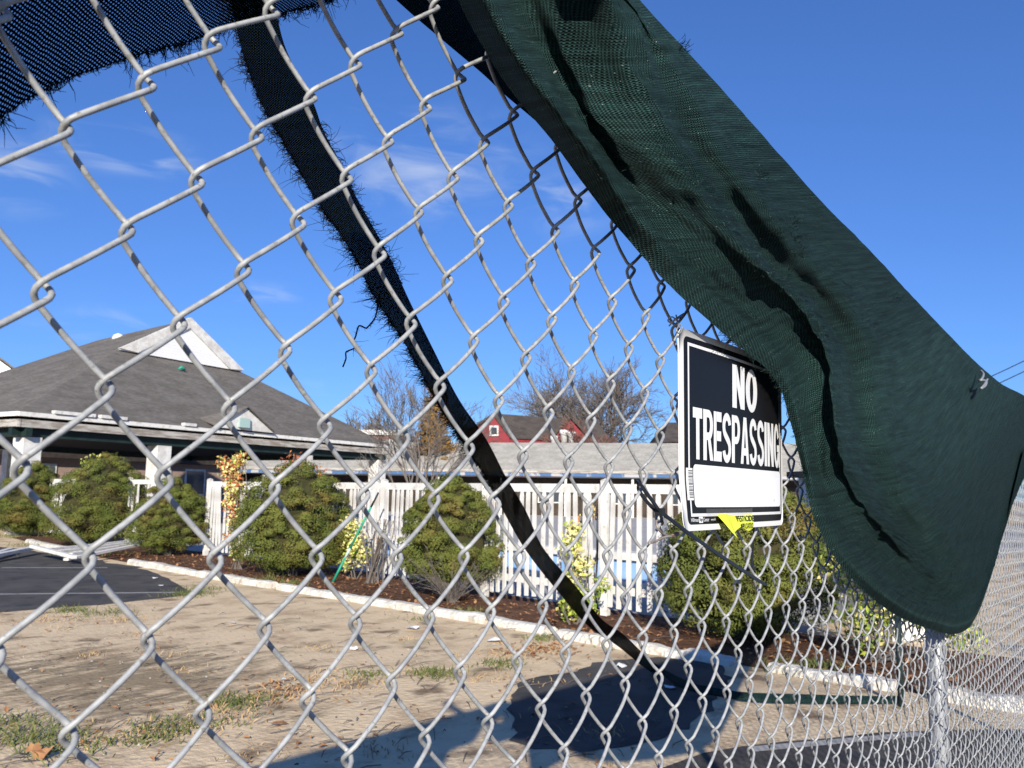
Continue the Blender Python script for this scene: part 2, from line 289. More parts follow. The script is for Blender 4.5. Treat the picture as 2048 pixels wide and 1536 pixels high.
# ------------------------------------------------------------------ mesh helpers
def unit(a):
    a = np.asarray(a, float); return a / (np.linalg.norm(a) + 1e-12)
class MB:
    def __init__(s): s.v = []; s.f = []; s.m = []; s.n = 0; s.uv = None
    def add(s, V, F, mi=0):
        V = np.asarray(V, float).reshape(-1, 3); s.v.append(V)
        for k, f in enumerate(F):
            s.f.append([i + s.n for i in f]); s.m.append(mi if isinstance(mi, int) else mi[k])
        s.n += len(V); return s
    def box(s, p, q, mi=0, ax=None, o=None):
        (a, b, c), (d, e, f) = p, q
        V = np.array([(a, b, c), (d, b, c), (d, e, c), (a, e, c), (a, b, f), (d, b, f), (d, e, f), (a, e, f)], float)
        if ax is not None: V = np.asarray(o) + V @ np.asarray(ax)
        return s.add(V, [(3, 2, 1, 0), (4, 5, 6, 7), (0, 1, 5, 4), (1, 2, 6, 5), (2, 3, 7, 6), (3, 0, 4, 7)], mi)
    def bar(s, a, b, w, h, up=(0, 0, 1), mi=0):
        a = np.asarray(a, float); b = np.asarray(b, float); d = b - a; L = np.linalg.norm(d); d = d / L
        r = np.cross(d, up); r = unit(r); u = np.cross(r, d)
        return s.box((-w / 2, 0, -h / 2), (w / 2, L, h / 2), mi, np.stack([r, d, u]), a)
    def tube(s, P, R, n=8, mi=0, cap=True):
        P = np.asarray(P, float); k = len(P); R = np.full(k, R, float) if np.isscalar(R) else np.asarray(R, float)
        T = np.gradient(P, axis=0); T /= np.linalg.norm(T, axis=1)[:, None] + 1e-12
        ref = np.array([0, 0, 1.]) if abs(T[0][2]) < .9 else np.array([1., 0, 0])
        V = []; u = unit(np.cross(T[0], ref)); 
        for i in range(k):
            u = unit(u - T[i] * (u @ T[i])); w = np.cross(T[i], u)
            a = np.arange(n) * 2 * math.pi / n
            V.append(P[i] + R[i] * (np.cos(a)[:, None] * u + np.sin(a)[:, None] * w))
        F = [(i * n + j, i * n + (j + 1) % n, (i + 1) * n + (j + 1) % n, (i + 1) * n + j) for i in range(k - 1) for j in range(n)]
        if cap: F += [tuple(range(n))[::-1], tuple(range((k - 1) * n, k * n))]
        return s.add(np.concatenate(V), F, mi)
    def poly(s, P, mi=0): return s.add(P, [tuple(range(len(P)))], mi)
    def slab(s, P, t, mi=0, sidemi=None):
        """a flat polygon given thickness along vector t"""
        P = np.asarray(P, float); n = len(P); t = np.asarray(t, float)
        F = [tuple(range(n)), tuple(range(2 * n - 1, n - 1, -1))] + [(i, i + n, (i + 1) % n + n, (i + 1) % n) for i in range(n)]
        sm = mi if sidemi is None else sidemi
        return s.add(np.concatenate([P, P + t]), F, [mi, mi] + [sm] * n)
    def grid(s, G, UV=None, mi=0):
        G = np.asarray(G, float); a, b = G.shape[:2]
        F = [(i * b + j, (i + 1) * b + j, (i + 1) * b + j + 1, i * b + j + 1) for i in range(a - 1) for j in range(b - 1)]
        if UV is not None:
            s.uv = np.concatenate([s.uv, UV.reshape(-1, 2)]) if s.uv is not None else UV.reshape(-1, 2)
        return s.add(G.reshape(-1, 3), F, mi)
    def build(s, name, mats, parent=None, smooth=False):
        V = np.concatenate(s.v); org = np.zeros(3); q = parent
        while q is not None: org += np.array(q.location); q = q.parent
        me = bpy.data.meshes.new(name); me.from_pydata((V - org).tolist(), [], s.f)
        mats = mats if isinstance(mats, (list, tuple)) else [mats]
        for x in mats: me.materials.append(x)
        if len(mats) > 1: me.polygons.foreach_set('material_index', s.m)
        if smooth: me.polygons.foreach_set('use_smooth', [True] * len(me.polygons))
        if s.uv is not None:
            L = me.uv_layers.new(name='uv'); idx = np.zeros(len(me.loops), int); me.loops.foreach_get('vertex_index', idx)
            L.data.foreach_set('uv', s.uv[idx].ravel())
        me.update(); o = bpy.data.objects.new(name, me); COL.objects.link(o)
        if parent is not None: o.parent = parent
        return o
def tag(o, label, cat, group=None):
    o['label'] = label; o['category'] = cat
    if group: o['group'] = group
    return o
def thing(name, label, cat, loc=(0, 0, 0), group=None):
    o = bpy.data.objects.new(name, None); COL.objects.link(o); o.location = loc; o.empty_display_size = .1
    return tag(o, label, cat, group)
def kind(o, k): o['kind'] = k; return o
def cr_interp(P, n):
    """Catmull-Rom through the rows of P, n samples per span"""
    P = np.asarray(P, float); E = np.concatenate([[2 * P[0] - P[1]], P, [2 * P[-1] - P[-2]]]); out = []
    for i in range(len(P) - 1):
        a, b, c, d = E[i:i + 4]
        for t in np.arange(n) / n:
            out.append(.5 * ((2 * b) + (c - a) * t + (2 * a - 5 * b + 4 * c - d) * t * t + (3 * b - a - 3 * c + d) * t ** 3))
    out.append(P[-1]); return np.array(out)
def arc_uv(G):
    a, b = G.shape[:2]; U = np.zeros((a, b)); Vv = np.zeros((a, b))
    U[1:] = np.cumsum(np.linalg.norm(np.diff(G, axis=0), axis=2), 0); Vv[:, 1:] = np.cumsum(np.linalg.norm(np.diff(G, axis=1), axis=2), 1)
    U = np.repeat(U.mean(1)[:, None], b, 1)
    return np.stack([Vv, U], 2)
def hairs(mb, P, n, length, thick, away, spread=.8, curl=.5, mi=0, seed=1):
    """short frayed threads along polyline P; away = direction they stick out"""
    r = np.random.default_rng(seed); P = np.asarray(P, float); L = np.r_[0, np.cumsum(np.linalg.norm(np.diff(P, axis=0), axis=1))]
    for k in range(n):
        t = r.uniform(0, L[-1]); p = np.array([np.interp(t, L, P[:, i]) for i in range(3)])
        aw = np.array([np.interp(t, L, away[:, i]) for i in range(3)]) if np.ndim(away) == 2 else np.asarray(away)
        d = unit(unit(aw) + r.normal(0, spread, 3) * .6); l = length * min(1.5, .3 + r.exponential(.42)) * (.55 + .9 * (math.sin(t * 61) * math.sin(t * 23 + 1) > -.2)); c = r.normal(0, curl, 3)
        mb.tube([p - d * l * .2, p + d * l * .4, p + d * l * .75 + c * l * .22, p + d * l * .9 + c * l * .55], [thick, thick, thick * .8, thick * .4], 3, mi, cap=False)

# ------------------------------------------------------------------ ground and paving
def sheet(name, pts, z, m, jitter=0.0, sub=.35, seed=1):
    r = np.random.default_rng(seed); P = [np.array(p, float) for p in pts]; out = []
    for i in range(len(P)):
        a, b = P[i], P[(i + 1) % len(P)]; n = max(1, int(np.linalg.norm(b - a) / sub)) if jitter else 1
        for k in range(n):
            q = a + (b - a) * k / n
            out.append((q[0] + r.normal(0, jitter), q[1] + r.normal(0, jitter), z))
    mb = MB(); mb.poly(out); return kind(mb.build(name, m), 'structure')
g = MB(); g.poly([(-900, -900, 0), (900, -900, 0), (900, 900, 0), (-900, 900, 0)]); kind(g.build('ground', M['sand']), 'structure')
sheet('parking_lot', [(8.9, 20.2), (8.75, 17), (8.45, 14.6), (7.95, 12.9), (7.3, 11.4), (6.85, 10.45), (6.2, 10.35), (5.6, 10.3), (4.6, 10.5), (3.5, 10.9), (-6, 13), (-6, 40), (9, 40)], .004, M['asphalt'], .05)
for a, b in (((6.75, 15.9), (8.0, 14.75)), ((3.4, 13.6), (6.85, 10.72))):
    mb = MB(); d = unit(np.r_[np.subtract(b, a), 0]); nn = np.array([-d[1], d[0], 0]) * .05; a3 = np.r_[a, .008]; b3 = np.r_[b, .008]
    mb.poly([a3 - nn, b3 - nn, b3 + nn, a3 + nn]); kind(mb.build('parking_line', M['line']), 'structure')
sheet('asphalt_patch', [(6.05, 3.86), (6.75, 3.82), (7.12, 3.55), (7.16, 3.0), (6.75, 2.75), (6.35, 2.66), (5.75, 2.5), (5.15, 2.38), (4.75, 2.42), (4.35, 2.58), (4.12, 2.85), (4.2, 3.1), (4.55, 3.3), (4.75, 3.5), (5.1, 3.72), (5.6, 3.95)], .004, M['asphalt'], .022, .11, 3)
sheet('driveway', [(4.3, 2.16), (5.0, 1.97), (5.5, 1.62), (6.1, 1.1), (6.9, .3), (7.1, -1), (7.1, -8), (-8, -8), (-8, 0.2), (-1, 1.4), (2.5, 2.0)], .004, M['asphalt'], .03, .3, 4)
mb = MB(); mb.poly([(4.9, 1.86, .008), (5.9, 1.16, .008), (5.96, 1.22, .008), (4.96, 1.93, .008)]); kind(mb.build('parking_line', M['line']), 'structure')
KP = [(10.6, 24.6), (10.09, 22.36), (9.43, 19.2), (8.72, 15.0), (8.27, 11.7), (7.95, 8.5), (7.62, 5.76), (7.32, 4.3), (7.26, 2.81), (7.2, 2.2), (7.16, 1.7), (7.1, .9), (7.05, -1), (7.0, -4)]
FP = [(11.9, 26), (11.45, 22.5), (11.2, 19.5), (10.75, 14.5), (10.3, 10.6), (9.75, 8.4), (9.35, 6.9), (9.05, 4.98), (8.95, 3.0), (8.9, 0), (8.9, -4)]
sheet('planting_bed', KP + [(x + .4, y) for x, y in FP[::-1]], .004, M['mulch'], 0)
sheet('pool_deck', [(x + .4, y) for x, y in FP[:9]] + [(60, 3.0), (60, 60), (11.9, 60)], .006, M['deck'])
def kerb(path, w, h, seed):
    """low rounded painted kerb swept along a path"""
    r = np.random.default_rng(seed); C = cr_interp(np.array([(x, y, 0) for x, y in path]), 14); T = np.gradient(C, axis=0); T /= np.linalg.norm(T, axis=1)[:, None]
    Nn = np.stack([-T[:, 1], T[:, 0], 0 * T[:, 0]], 1); prof = [(-.5, -.02), (-.47, .6), (-.3, .95), (0, 1.0), (.3, .92), (.47, .55), (.5, -.02)]
    k = len(C); wob = np.convolve(r.normal(0, 1, k + 6), np.ones(5) / 5, 'same')[:k]; hob = np.convolve(r.normal(0, 1, k + 6), np.ones(4) / 4, 'same')[:k]
    G = np.array([[C[i] + Nn[i] * (a * w * (1 + .14 * wob[i]) + .007 * r.normal()) + np.array([0, 0, max(-.02, b * h * (1 + .2 * hob[i]))]) for a, b in prof] for i in range(k)])
    mb = MB(); mb.grid(G); n = len(prof); mb.f += [list(range(n)), list(range((k - 1) * n, k * n))[::-1]]; mb.m += [0, 0]
    return kind(mb.build('kerb', M['kerbpaint'], smooth=False), 'structure')
kerb(KP[1:3] + [(9.15, 17.6)], .22, .09, 1); kerb([(8.72, 15.2), (8.45, 13.1), (8.27, 11.7), (8.12, 10.3)], .20, .09, 2)
kerb([(8.1, 10.1), (7.95, 8.5), (7.75, 6.8), (7.5, 5.0)], .20, .085, 3); kerb([(7.46, 4.85), (7.35, 4.3), (7.28, 3.6), (7.27, 2.9)], .19, .08, 4)
kerb([(7.27, 2.6), (7.2, 2.2), (7.16, 1.6)], .20, .07, 5); kerb([(7.1, 1.3), (7.07, .5), (7.03, -1.5), (7.0, -4)], .22, .09, 6)

# ------------------------------------------------------------------ wire fence
FO = np.array([0.19959, 0.442863, 1.634943]); WD, HD = .0768, .08838
FX = np.array([.9993687, 0, -.0355267]); FZ = np.array([.0355267, -.0003953, .9993686]); FN = np.array([0, 1, 0.0004])
def rail_z(x): return 2.032 - (x - .839) * .05
def warp(s, q):
    a = np.clip((s - 15) / 15, -1.2, 1.3); b = np.clip((q + 2) / 8, -1.25, .9)
    dx = -.002361 - .000589 * b + .006297 * b * b - .002182 * a - .004017 * a * b - .000405 * a * a
    dz = -.000824 + .001076 * b - .000467 * b * b + .001543 * a + .00048 * a * b + .004029 * a * a
    return dx, dz
def wire_template(npp):
    d, ov = .0053, .0027; A = WD / 4 + ov - d; per = 4 * A + 2 * math.pi * d; out = []
    for t in (np.arange(npp) + .5) / npp * per:
        if t < 2 * A: x, y = -A + t, -d; y -= .0016 * math.cos(math.pi * x / 2 / A)
        elif t < 2 * A + math.pi * d: a = (t - 2 * A) / d; x, y = A + d * math.sin(a), -d * math.cos(a)
        elif t < 4 * A + math.pi * d: x, y = A - (t - 2 * A - math.pi * d), d; y += .0016 * math.cos(math.pi * x / 2 / A)
        else: a = (t - 4 * A - math.pi * d) / d; x, y = -A - d * math.sin(a), d * math.cos(a)
        out.append((x, y, t / per))
    return np.array(out), (2 * A + math.pi * d / 2 - A * 1.0) / per
def build_mesh():
    allV, allF, base = [], [], 0; RW = .00180; r = np.random.default_rng(5)
    for k in range(-14, 176):
        x0 = FO[0] + (k + .5) * WD / 2 * FX[0]
        near = x0 < 1.7; npp, ns = (34, 8) if near else ((22, 6) if x0 < 2.8 else (16, 5))
        tpl, _ = wire_template(npp); d, ov = .0053, .0027; A = WD / 4 + ov - d; per = 4 * A + 2 * math.pi * d
        top = rail_z(x0) - .02; q0 = int((.06 - FO[2] + (x0 - FO[0]) * .0355) / (HD / 2)) - 1; q0 += (q0 - k) % 2; q1 = (top - FO[2] + (x0 - FO[0]) * .0355) / (HD / 2)
        np_ = int((q1 - q0) / 2); u = np.tile(tpl[:, 0], np_); y = np.tile(tpl[:, 1], np_)
        # the left bend (parameter -pi d/2) sits on the node (k, q0)
        ph = (np.repeat(np.arange(np_), npp) + np.tile(tpl[:, 2], np_)); q = q0 + 2 * (ph + (math.pi * d / 2) / per)
        s = k + .5 + u / (WD / 2); dx, dz = warp(s, q)
        jx = np.interp(q, np.arange(q0 - 2, q0 + 2 * np_ + 4), r.normal(0, .0009, 2 * np_ + 6)); jz = np.interp(q, np.arange(q0 - 2, q0 + 2 * np_ + 4), r.normal(0, .0009, 2 * np_ + 6))
        X = s * WD / 2 + dx + jx; Z = q * HD / 2 + dz + jz
        P = FO + X[:, None] * FX + Z[:, None] * FZ + y[:, None] * FN
        T = np.gradient(P, axis=0); T /= np.linalg.norm(T, axis=1)[:, None]
        a1 = np.cross(T, FX * .3 + FZ * .2 + FN * .93); a1 /= np.linalg.norm(a1, axis=1)[:, None] + 1e-9
        # a rotation-minimising frame keeps the thin tube from pinching
        U = np.zeros_like(P); uu = a1[0]
        for i in range(len(P)):
            uu = uu - T[i] * (uu @ T[i]); uu /= np.linalg.norm(uu); U[i] = uu
        B = np.cross(T, U); an = np.arange(ns) * 2 * math.pi / ns
        V = P[:, None, :] + RW * (np.cos(an)[None, :, None] * U[:, None, :] + np.sin(an)[None, :, None] * B[:, None, :])
        n = len(P); i = np.arange(n - 1)[:, None] * ns; j = np.arange(ns)[None, :]; j2 = (j + 1) % ns
        F = np.stack([i + j, i + j2, i + ns + j2, i + ns + j], 2).reshape(-1, 4) + base
        allV.append(V.reshape(-1, 3)); allF.append(F); base += n * ns
    V = np.concatenate(allV); F = np.concatenate(allF); me = bpy.data.meshes.new('wire_mesh')
    me.vertices.add(len(V)); me.vertices.foreach_set('co', (V - np.array([0, FY, 0])).ravel()); me.loops.add(F.size); me.loops.foreach_set('vertex_index', F.ravel().astype(np.int32))
    me.polygons.add(len(F)); me.polygons.foreach_set('loop_start', (np.arange(len(F)) * 4).astype(np.int32)); me.polygons.foreach_set('loop_total', np.full(len(F), 4, np.int32))
    me.polygons.foreach_set('use_smooth', np.ones(len(F), bool)); me.materials.append(M['wire']); me.update(); me.validate()
    return me
wf = thing('chain_link_fence', 'grey galvanised chain-link fence with a torn green screen hanging on it', 'fence', (0, FY, 0))
wo_ = bpy.data.objects.new('wire_mesh', build_mesh()); COL.objects.link(wo_); wo_.parent = wf
for x in (-.75, 2.60, 5.9):
    mb = MB(); mb.tube([(x, FY + .034, -.3), (x, FY + .034, rail_z(x) - .06)], .0243, 20); mb.build('post', M['post'], wf, True)
    mb = MB(); mb.tube([(x, FY + .034, rail_z(x) - .06), (x, FY + .034, rail_z(x) - .045), (x, FY + .034, rail_z(x) - .03)], [.027, .026, .012], 16); mb.build('post_cap', M['post'], wf, True)
mb = MB(); mb.tube([(-2.6, FY + .02, rail_z(-2.6) - .03), (6.6, FY + .02, rail_z(6.6) - .03)], .019, 14); mb.build('top_rail', M['post'], wf, True)

# ------------------------------------------------------------------ the green screen on the near side of the fence
SL = [
 [(880, -80, 0.0368), (945, -80, 0.086), (985, -80, 0.01), (1050, -80, 0.026), (1100, -80, 0.052), (1160, -80, 0.078), (1175, -80, 0.044), (1185, -80, 0.044), (1195, -80, 0.024), (1207, -80, 0.008)],
 [(936, 40, 0.0368), (1000, 35, 0.086), (1048, 40, 0.01), (1100, 40, 0.026), (1165, 40, 0.052), (1245, 45, 0.078), (1275, 48, 0.044), (1290, 50, 0.044), (1305, 50, 0.024), (1322, 47, 0.008)],
 [(1012, 168, 0.0368), (1075, 160, 0.086), (1118, 165, 0.01), (1160, 168, 0.026), (1225, 170, 0.052), (1292, 165, 0.078), (1330, 165, 0.044), (1365, 158.25, 0.044), (1392, 155.8, 0.024), (1425, 158, 0.008)],
 [(1112, 292, 0.0358), (1160, 280, 0.076), (1195, 288, 0.018), (1225, 292, 0.036), (1290, 295, 0.0653), (1348, 298, 0.078), (1390, 300, 0.0356), (1440, 297, 0.0434), (1485, 292.8, 0.0216), (1545, 293, 0.008)],
 [(1215, 430, 0.0344), (1255, 408, 0.06), (1290, 410, 0.044), (1320, 412, 0.05), (1380, 418, 0.0702), (1435, 424, 0.08), (1470, 430, 0.02), (1525, 421.5, 0.0425), (1570, 416.6, 0.018), (1655, 416, 0.008)],
 [(1330, 562, 0.042), (1365, 538, 0.054), (1392, 540, 0.05), (1420, 535, 0.058), (1465, 525, 0.07), (1510, 520, 0.084), (1548, 530, 0.014), (1605, 514, 0.034), (1650, 505.6, 0.016), (1740, 501, 0.008)],
 [(1440, 662, 0.042), (1475, 635, 0.054), (1500, 632, 0.05), (1530, 618, 0.058), (1565, 608, 0.07), (1600, 600, 0.084), (1640, 612, 0.014), (1690, 603, 0.034), (1735, 593.2, 0.016), (1810, 577, 0.008)],
 [(1549, 757, 0.042), (1570, 740, 0.054), (1590, 722, 0.05), (1615, 704, 0.06), (1638, 702, 0.072), (1660, 710, 0.081), (1700, 722, 0.013), (1745, 708.25, 0.032), (1795, 693.8, 0.016), (1880, 651, 0.008)],
 [(1585, 860, 0.04), (1605, 850, 0.054), (1622, 842, 0.05), (1640, 830, 0.06), (1655, 824, 0.072), (1670, 824, 0.081), (1714, 832, 0.013), (1762, 825, 0.032), (1830, 796, 0.016), (1935, 708, 0.008)],
 [(1605, 940, 0.04), (1621, 940, 0.052), (1638, 938, 0.046), (1656, 930, 0.058), (1674, 926, 0.068), (1692, 928, 0.075), (1744, 936, 0.015), (1797, 926, 0.036), (1870, 878.4, 0.016), (1965, 736, 0.008)],
 [(1630, 1040, 0.04), (1652, 1035, 0.05), (1675, 1030, 0.042), (1700, 1022, 0.048), (1722, 1018, 0.058), (1742, 1016, 0.064), (1790, 1030, 0.015), (1840, 1007.25, 0.042), (1910, 943.4, 0.016), (2005, 769, 0.008)],
 [(1688, 1140, 0.038), (1710, 1125, 0.052), (1733, 1112, 0.042), (1758, 1098, 0.032), (1778, 1090, 0.038), (1800, 1086, 0.052), (1838, 1090, 0.018), (1885, 1060, 0.042), (1940, 980, 0.018), (2048, 791, 0.009)],
 [(1775, 1220, 0.036), (1790, 1200, 0.054), (1808, 1182, 0.042), (1828, 1164, 0.03), (1842, 1154, 0.028), (1857, 1150, 0.032), (1880, 1140, 0.038), (1912, 1100, 0.044), (1965, 1000, 0.02), (2072, 810, 0.01)],
 [(1850, 1255, 0.04), (1860, 1235, 0.054), (1871, 1215, 0.044), (1884, 1197, 0.032), (1893, 1188, 0.03), (1902, 1180, 0.032), (1915, 1160, 0.04), (1940, 1110, 0.042), (1985, 1010, 0.02), (2085, 822, 0.01)],
 [(1912, 1268, 0.044), (1915, 1250, 0.054), (1920, 1230, 0.05), (1926, 1205, 0.047), (1929, 1195, 0.046), (1932, 1185, 0.045), (1945, 1160, 0.044), (1962, 1110, 0.04), (2003, 1015, 0.022), (2095, 835, 0.01)],
 [(1949, 1240, 0.044), (1953, 1225, 0.05), (1957, 1205, 0.047), (1962, 1185, 0.044), (1964.5, 1175, 0.043), (1967, 1165, 0.042), (1976, 1135, 0.04), (1989, 1085, 0.034), (2020, 1000, 0.02), (2100, 850, 0.01)],
 [(1978, 1166, 0.04), (1981, 1150, 0.044), (1985, 1135, 0.042), (1989, 1120, 0.04), (1991, 1112.5, 0.039), (1993, 1105, 0.038), (1999, 1080, 0.035), (2009, 1040, 0.03), (2036, 970, 0.02), (2105, 862, 0.01)],
 [(2002, 1082, 0.035), (2006, 1065, 0.036), (2010, 1050, 0.035), (2015, 1035, 0.034), (2017.5, 1027.5, 0.033), (2020, 1020, 0.032), (2027, 1000, 0.03), (2038, 970, 0.026), (2060, 930, 0.018), (2110, 875, 0.01)],
 [(2046, 905, 0.028), (2052, 898, 0.028), (2058, 893, 0.027), (2064, 890, 0.026), (2067, 888.5, 0.0255), (2070, 887, 0.025), (2077, 884, 0.023), (2085, 882, 0.02), (2095, 880, 0.016), (2114, 882, 0.01)],
]
P3 = np.array([[at_fence(u, v, o) for u, v, o in row] for row in SL])
G = np.array([cr_interp(P3[i], 10) for i in range(len(P3))])
G = np.stack([cr_interp(G[:, j], 10) for j in range(G.shape[1])], 1)
UVS = arc_uv(G)
rr = np.random.default_rng(11)
from mathutils import noise as mn
for i in range(G.shape[0]):
    for j in range(G.shape[1]):
        u, v = UVS[i, j]; w = j / (G.shape[1] - 1); e = min(1, 4 * w * (1 - w) + .15)
        a = mn.noise(Vector((v * 3.0 + u * 5, u * 26, 3.1))) * .0045 + abs(mn.noise(Vector((v * 4.0 - u * 6, u * 40, 9.4)))) * .0045 + mn.noise(Vector((v * 22, u * 26, 7.7))) * .0040 + mn.noise(Vector((u * 75, v * 10, 1.0))) * .0028
        a += mn.noise(Vector((v * 9, u * 9, 5.5))) * .004 + abs(mn.noise(Vector((v * 7 + u * 14, u * 80, 2.2)))) * .0035 - abs(mn.noise(Vector((v * 26 - u * 10, u * 14, 8.2)))) * .004
        G[i, j, 1] -= a * e
scr = thing('privacy_screen', 'dark green knitted screen sagging in heavy folds over the chain-link fence beside the sign', 'fabric screen', tuple(P3[6, 4]))
mb = MB(); mb.grid(G, UVS); mb.build('front_sheet', M['cloth'], scr, True)
BK = [[(760, -30), (800, -90), (880, -100)], [(820, 25), (880, -40), (960, -70)], [(880, 76), (940, 10), (1020, -20)], [(930, 118), (1000, 60), (1080, 30)],
      [(970, 152), (1040, 90), (1120, 70)], [(1010, 190), (1080, 140), (1150, 110)], [(1060, 232), (1110, 190), (1180, 160)], [(1105, 272), (1140, 240), (1200, 210)], [(1125, 300), (1150, 280), (1205, 260)]]
B3 = np.array([[at_fence(u, v, -.09 - .006 * k) for k, (u, v) in enumerate(row)] for row in BK])
GB = np.array([cr_interp(x, 6) for x in B3]); GB = np.stack([cr_interp(GB[:, j], 8) for j in range(GB.shape[1])], 1)
mb = MB(); mb.grid(GB, arc_uv(GB)); mb.build('back_fold', M['cloth'], scr, True)
fr = MB(); nlow = G[:, 0]; aw = unit(at_fence(1500, 900) - at_fence(1600, 800))
hairs(fr, G[60:118, 0], 420, .011, .00035, aw, seed=3); hairs(fr, G[118:150, 0], 130, .010, .0004, (-.3, 0, -1), seed=4)
kind(fr.build('frayed_edge', M['thread'], scr), 'stuff')
fr = MB()
def thread_patch(u, v, off, n, l, th, s, sp=6):
    r = np.random.default_rng(s)
    for k in range(n):
        p = at_fence(u + r.normal(0, sp), v + r.normal(0, sp), off); d = unit(r.normal(0, 1, 3) + np.array([-.3, -1.4, .3]))
        c = r.normal(0, .5, 3); fr.tube([p, p + d * l * .5, p + d * l * .8 + c * l * .4], [th, th, th * .5], 3, 0, False)
for (u, v, o) in [(1790, 598, .018), (1600, 505, .045), (1595, 480, .046), (1365, 95, .02), (1520, 350, .035), (1585, 450, .045)]:
    fr = MB(); thread_patch(u, v, o, 22, .011, .0004, int(u), 7); kind(fr.build('torn_threads', M['thread'], scr), 'stuff')
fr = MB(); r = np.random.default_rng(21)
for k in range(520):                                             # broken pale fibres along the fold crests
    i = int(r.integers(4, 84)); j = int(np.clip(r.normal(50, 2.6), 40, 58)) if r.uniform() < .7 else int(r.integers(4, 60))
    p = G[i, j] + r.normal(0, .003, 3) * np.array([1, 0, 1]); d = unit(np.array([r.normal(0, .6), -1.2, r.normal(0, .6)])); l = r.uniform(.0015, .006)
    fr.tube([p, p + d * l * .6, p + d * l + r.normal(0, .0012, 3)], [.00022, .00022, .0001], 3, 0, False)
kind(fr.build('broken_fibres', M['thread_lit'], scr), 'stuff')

# the screen's other length, folded over the rail, its torn hem in the top corner
tp = thing('torn_screen_panel', 'see-through dark knitted panel with a frayed lower hem behind the wires, above the clouds', 'fabric screen', (.2, FY + .03, 2.03))
low = [(-140, 300), (-60, 268), (0, 236), (60, 196), (130, 160), (200, 135), (290, 106), (400, 76), (470, 47), (560, 28), (640, 6), (700, -22)]
LW = np.array([at_fence(u, v, -.11) for u, v in low]); rows = []
for t in np.linspace(0, 1, 9):
    top = np.stack([LW[:, 0] + .03, np.full(len(LW), FY + .045), rail_z(LW[:, 0])], 1)
    rows.append(LW + (top - LW) * t + np.array([0, .02 * math.sin(t * 3.14), 0]))
GT = np.array(rows); GT = np.stack([cr_interp(x, 6) for x in GT])
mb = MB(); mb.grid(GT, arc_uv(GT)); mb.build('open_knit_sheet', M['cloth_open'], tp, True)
xs = np.linspace(-2.3, .72, 60); bot = np.interp(xs, [-2.3, -.15, .05, .12, .30, .45, .53, .62, .72], [1.3, 1.3, 1.45, 1.77, 1.795, 1.87, 1.91, 1.95, 1.99])  # unseen front flap, its extra length added to shade the strap and back fold
GF = np.array([[(x, FY - .012 - .03 * t - .02 * math.sin(x * 23) * t, rail_z(x) + .008 + (b - rail_z(x)) * t) for x, b in zip(xs, bot)] for t in np.linspace(0, 1, 10)])
GO = np.array([[(x, FY + .045 - .057 * t, rail_z(x) + .008 * math.sin(t * 1.57)) for x in xs] for t in np.linspace(0, .97, 5)])
GA = np.concatenate([GO, GF]); mb = MB(); mb.grid(GA, arc_uv(GA)); mb.build('folded_over_shade_flap', M['cloth'], tp, True)
fr = MB(); hairs(fr, GT[0], 900, .0060, .00032, (.1, 0, -1), spread=1.0, curl=.9, seed=9); kind(fr.build('frayed_hem', M['thread_dark'], tp), 'stuff')

# the strap: a torn band of the same cloth looping from the rail down to the ground beyond
ST = [((440, -60), (535, -70), .98), ((458, 0), (550, 0), .99), ((480, 100), (575, 100), 1.02), ((515, 200), (627, 200), 1.07), ((548, 260), (650, 262), 1.1), ((590, 333), (686, 333), 1.14), ((632, 405), (718, 400), 1.18), ((705, 512), (780, 512), 1.24),
      ((750, 600), (820, 600), 1.3), ((808, 700), (872, 700), 1.39), ((862, 800), (923, 800), 1.52), ((915, 885), (978, 880), 1.68), ((968, 960), (1016, 955), 1.88), ((998, 1024), (1056, 1022), 2.1),
      ((1046, 1104), (1094, 1102), 2.55), ((1104, 1180), (1160, 1178), 3.15), ((1172, 1256), (1208, 1240), 3.9), ((1232, 1296), (1252, 1272), 4.5)]
gl = [((1300, 1343), (1306, 1324)), ((1366, 1377), (1370, 1360)), ((1430, 1392), (1433, 1376)), ((1500, 1403), (1501, 1385)), ((1600, 1407), (1600, 1388)), ((1700, 1407), (1700, 1391)), ((1800, 1407), (1799, 1392))]
L3, R3 = [], []
for k, (a, b, d) in enumerate(ST):
    q = .16 if k >= 9 else .04; a = (a[0] + (b[0] - a[0]) * q, a[1] + (b[1] - a[1]) * q); b = (b[0] - (b[0] - a[0]) * q * .5, b[1]); L3.append(at_depth(*a, d)); R3.append(at_depth(*b, d))
for a, b in gl:
    p = at_z(*a, .015); dep = (p - CAM) @ AX[2]; L3.append(p); R3.append(at_depth(*b, dep))
L3 = cr_interp(np.array(L3), 8); R3 = cr_interp(np.array(R3), 8)
GS = []
for l, r_ in zip(L3, R3):
    row = []
    for t in np.linspace(0, 1, 9):
        back = unit((l + r_) / 2 - CAM); row.append(l + (r_ - l) * t - back * .016 * math.sin(t * math.pi * 1.3 + .3))
    GS.append(row)
GS = np.array(GS); strap = thing('torn_strap', 'torn strip of knitted screen, shade painted into its upper length, looping down behind the wires to the ground', 'fabric strip', tuple(L3[-1]))
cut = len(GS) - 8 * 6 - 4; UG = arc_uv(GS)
mb = MB(); mb.grid(GS[:cut + 1], UG[:cut + 1]); mb.build('strip', M['cloth_shaded'], strap, True)  # hanging part wears the shade-darkened copy; the ground part keeps the plain cloth
mb = MB(); mb.grid(GS[cut:], UG[cut:]); mb.build('ground_length', M['cloth'], strap, True)
fr = MB(); hairs(fr, L3[4:100], 2300, .011, .00042, L3[4:100] - R3[4:100], spread=.9, curl=.9, seed=5); hairs(fr, R3[30:62], 170, .010, .0004, R3[30:62] - L3[30:62], spread=1, curl=1, seed=6)
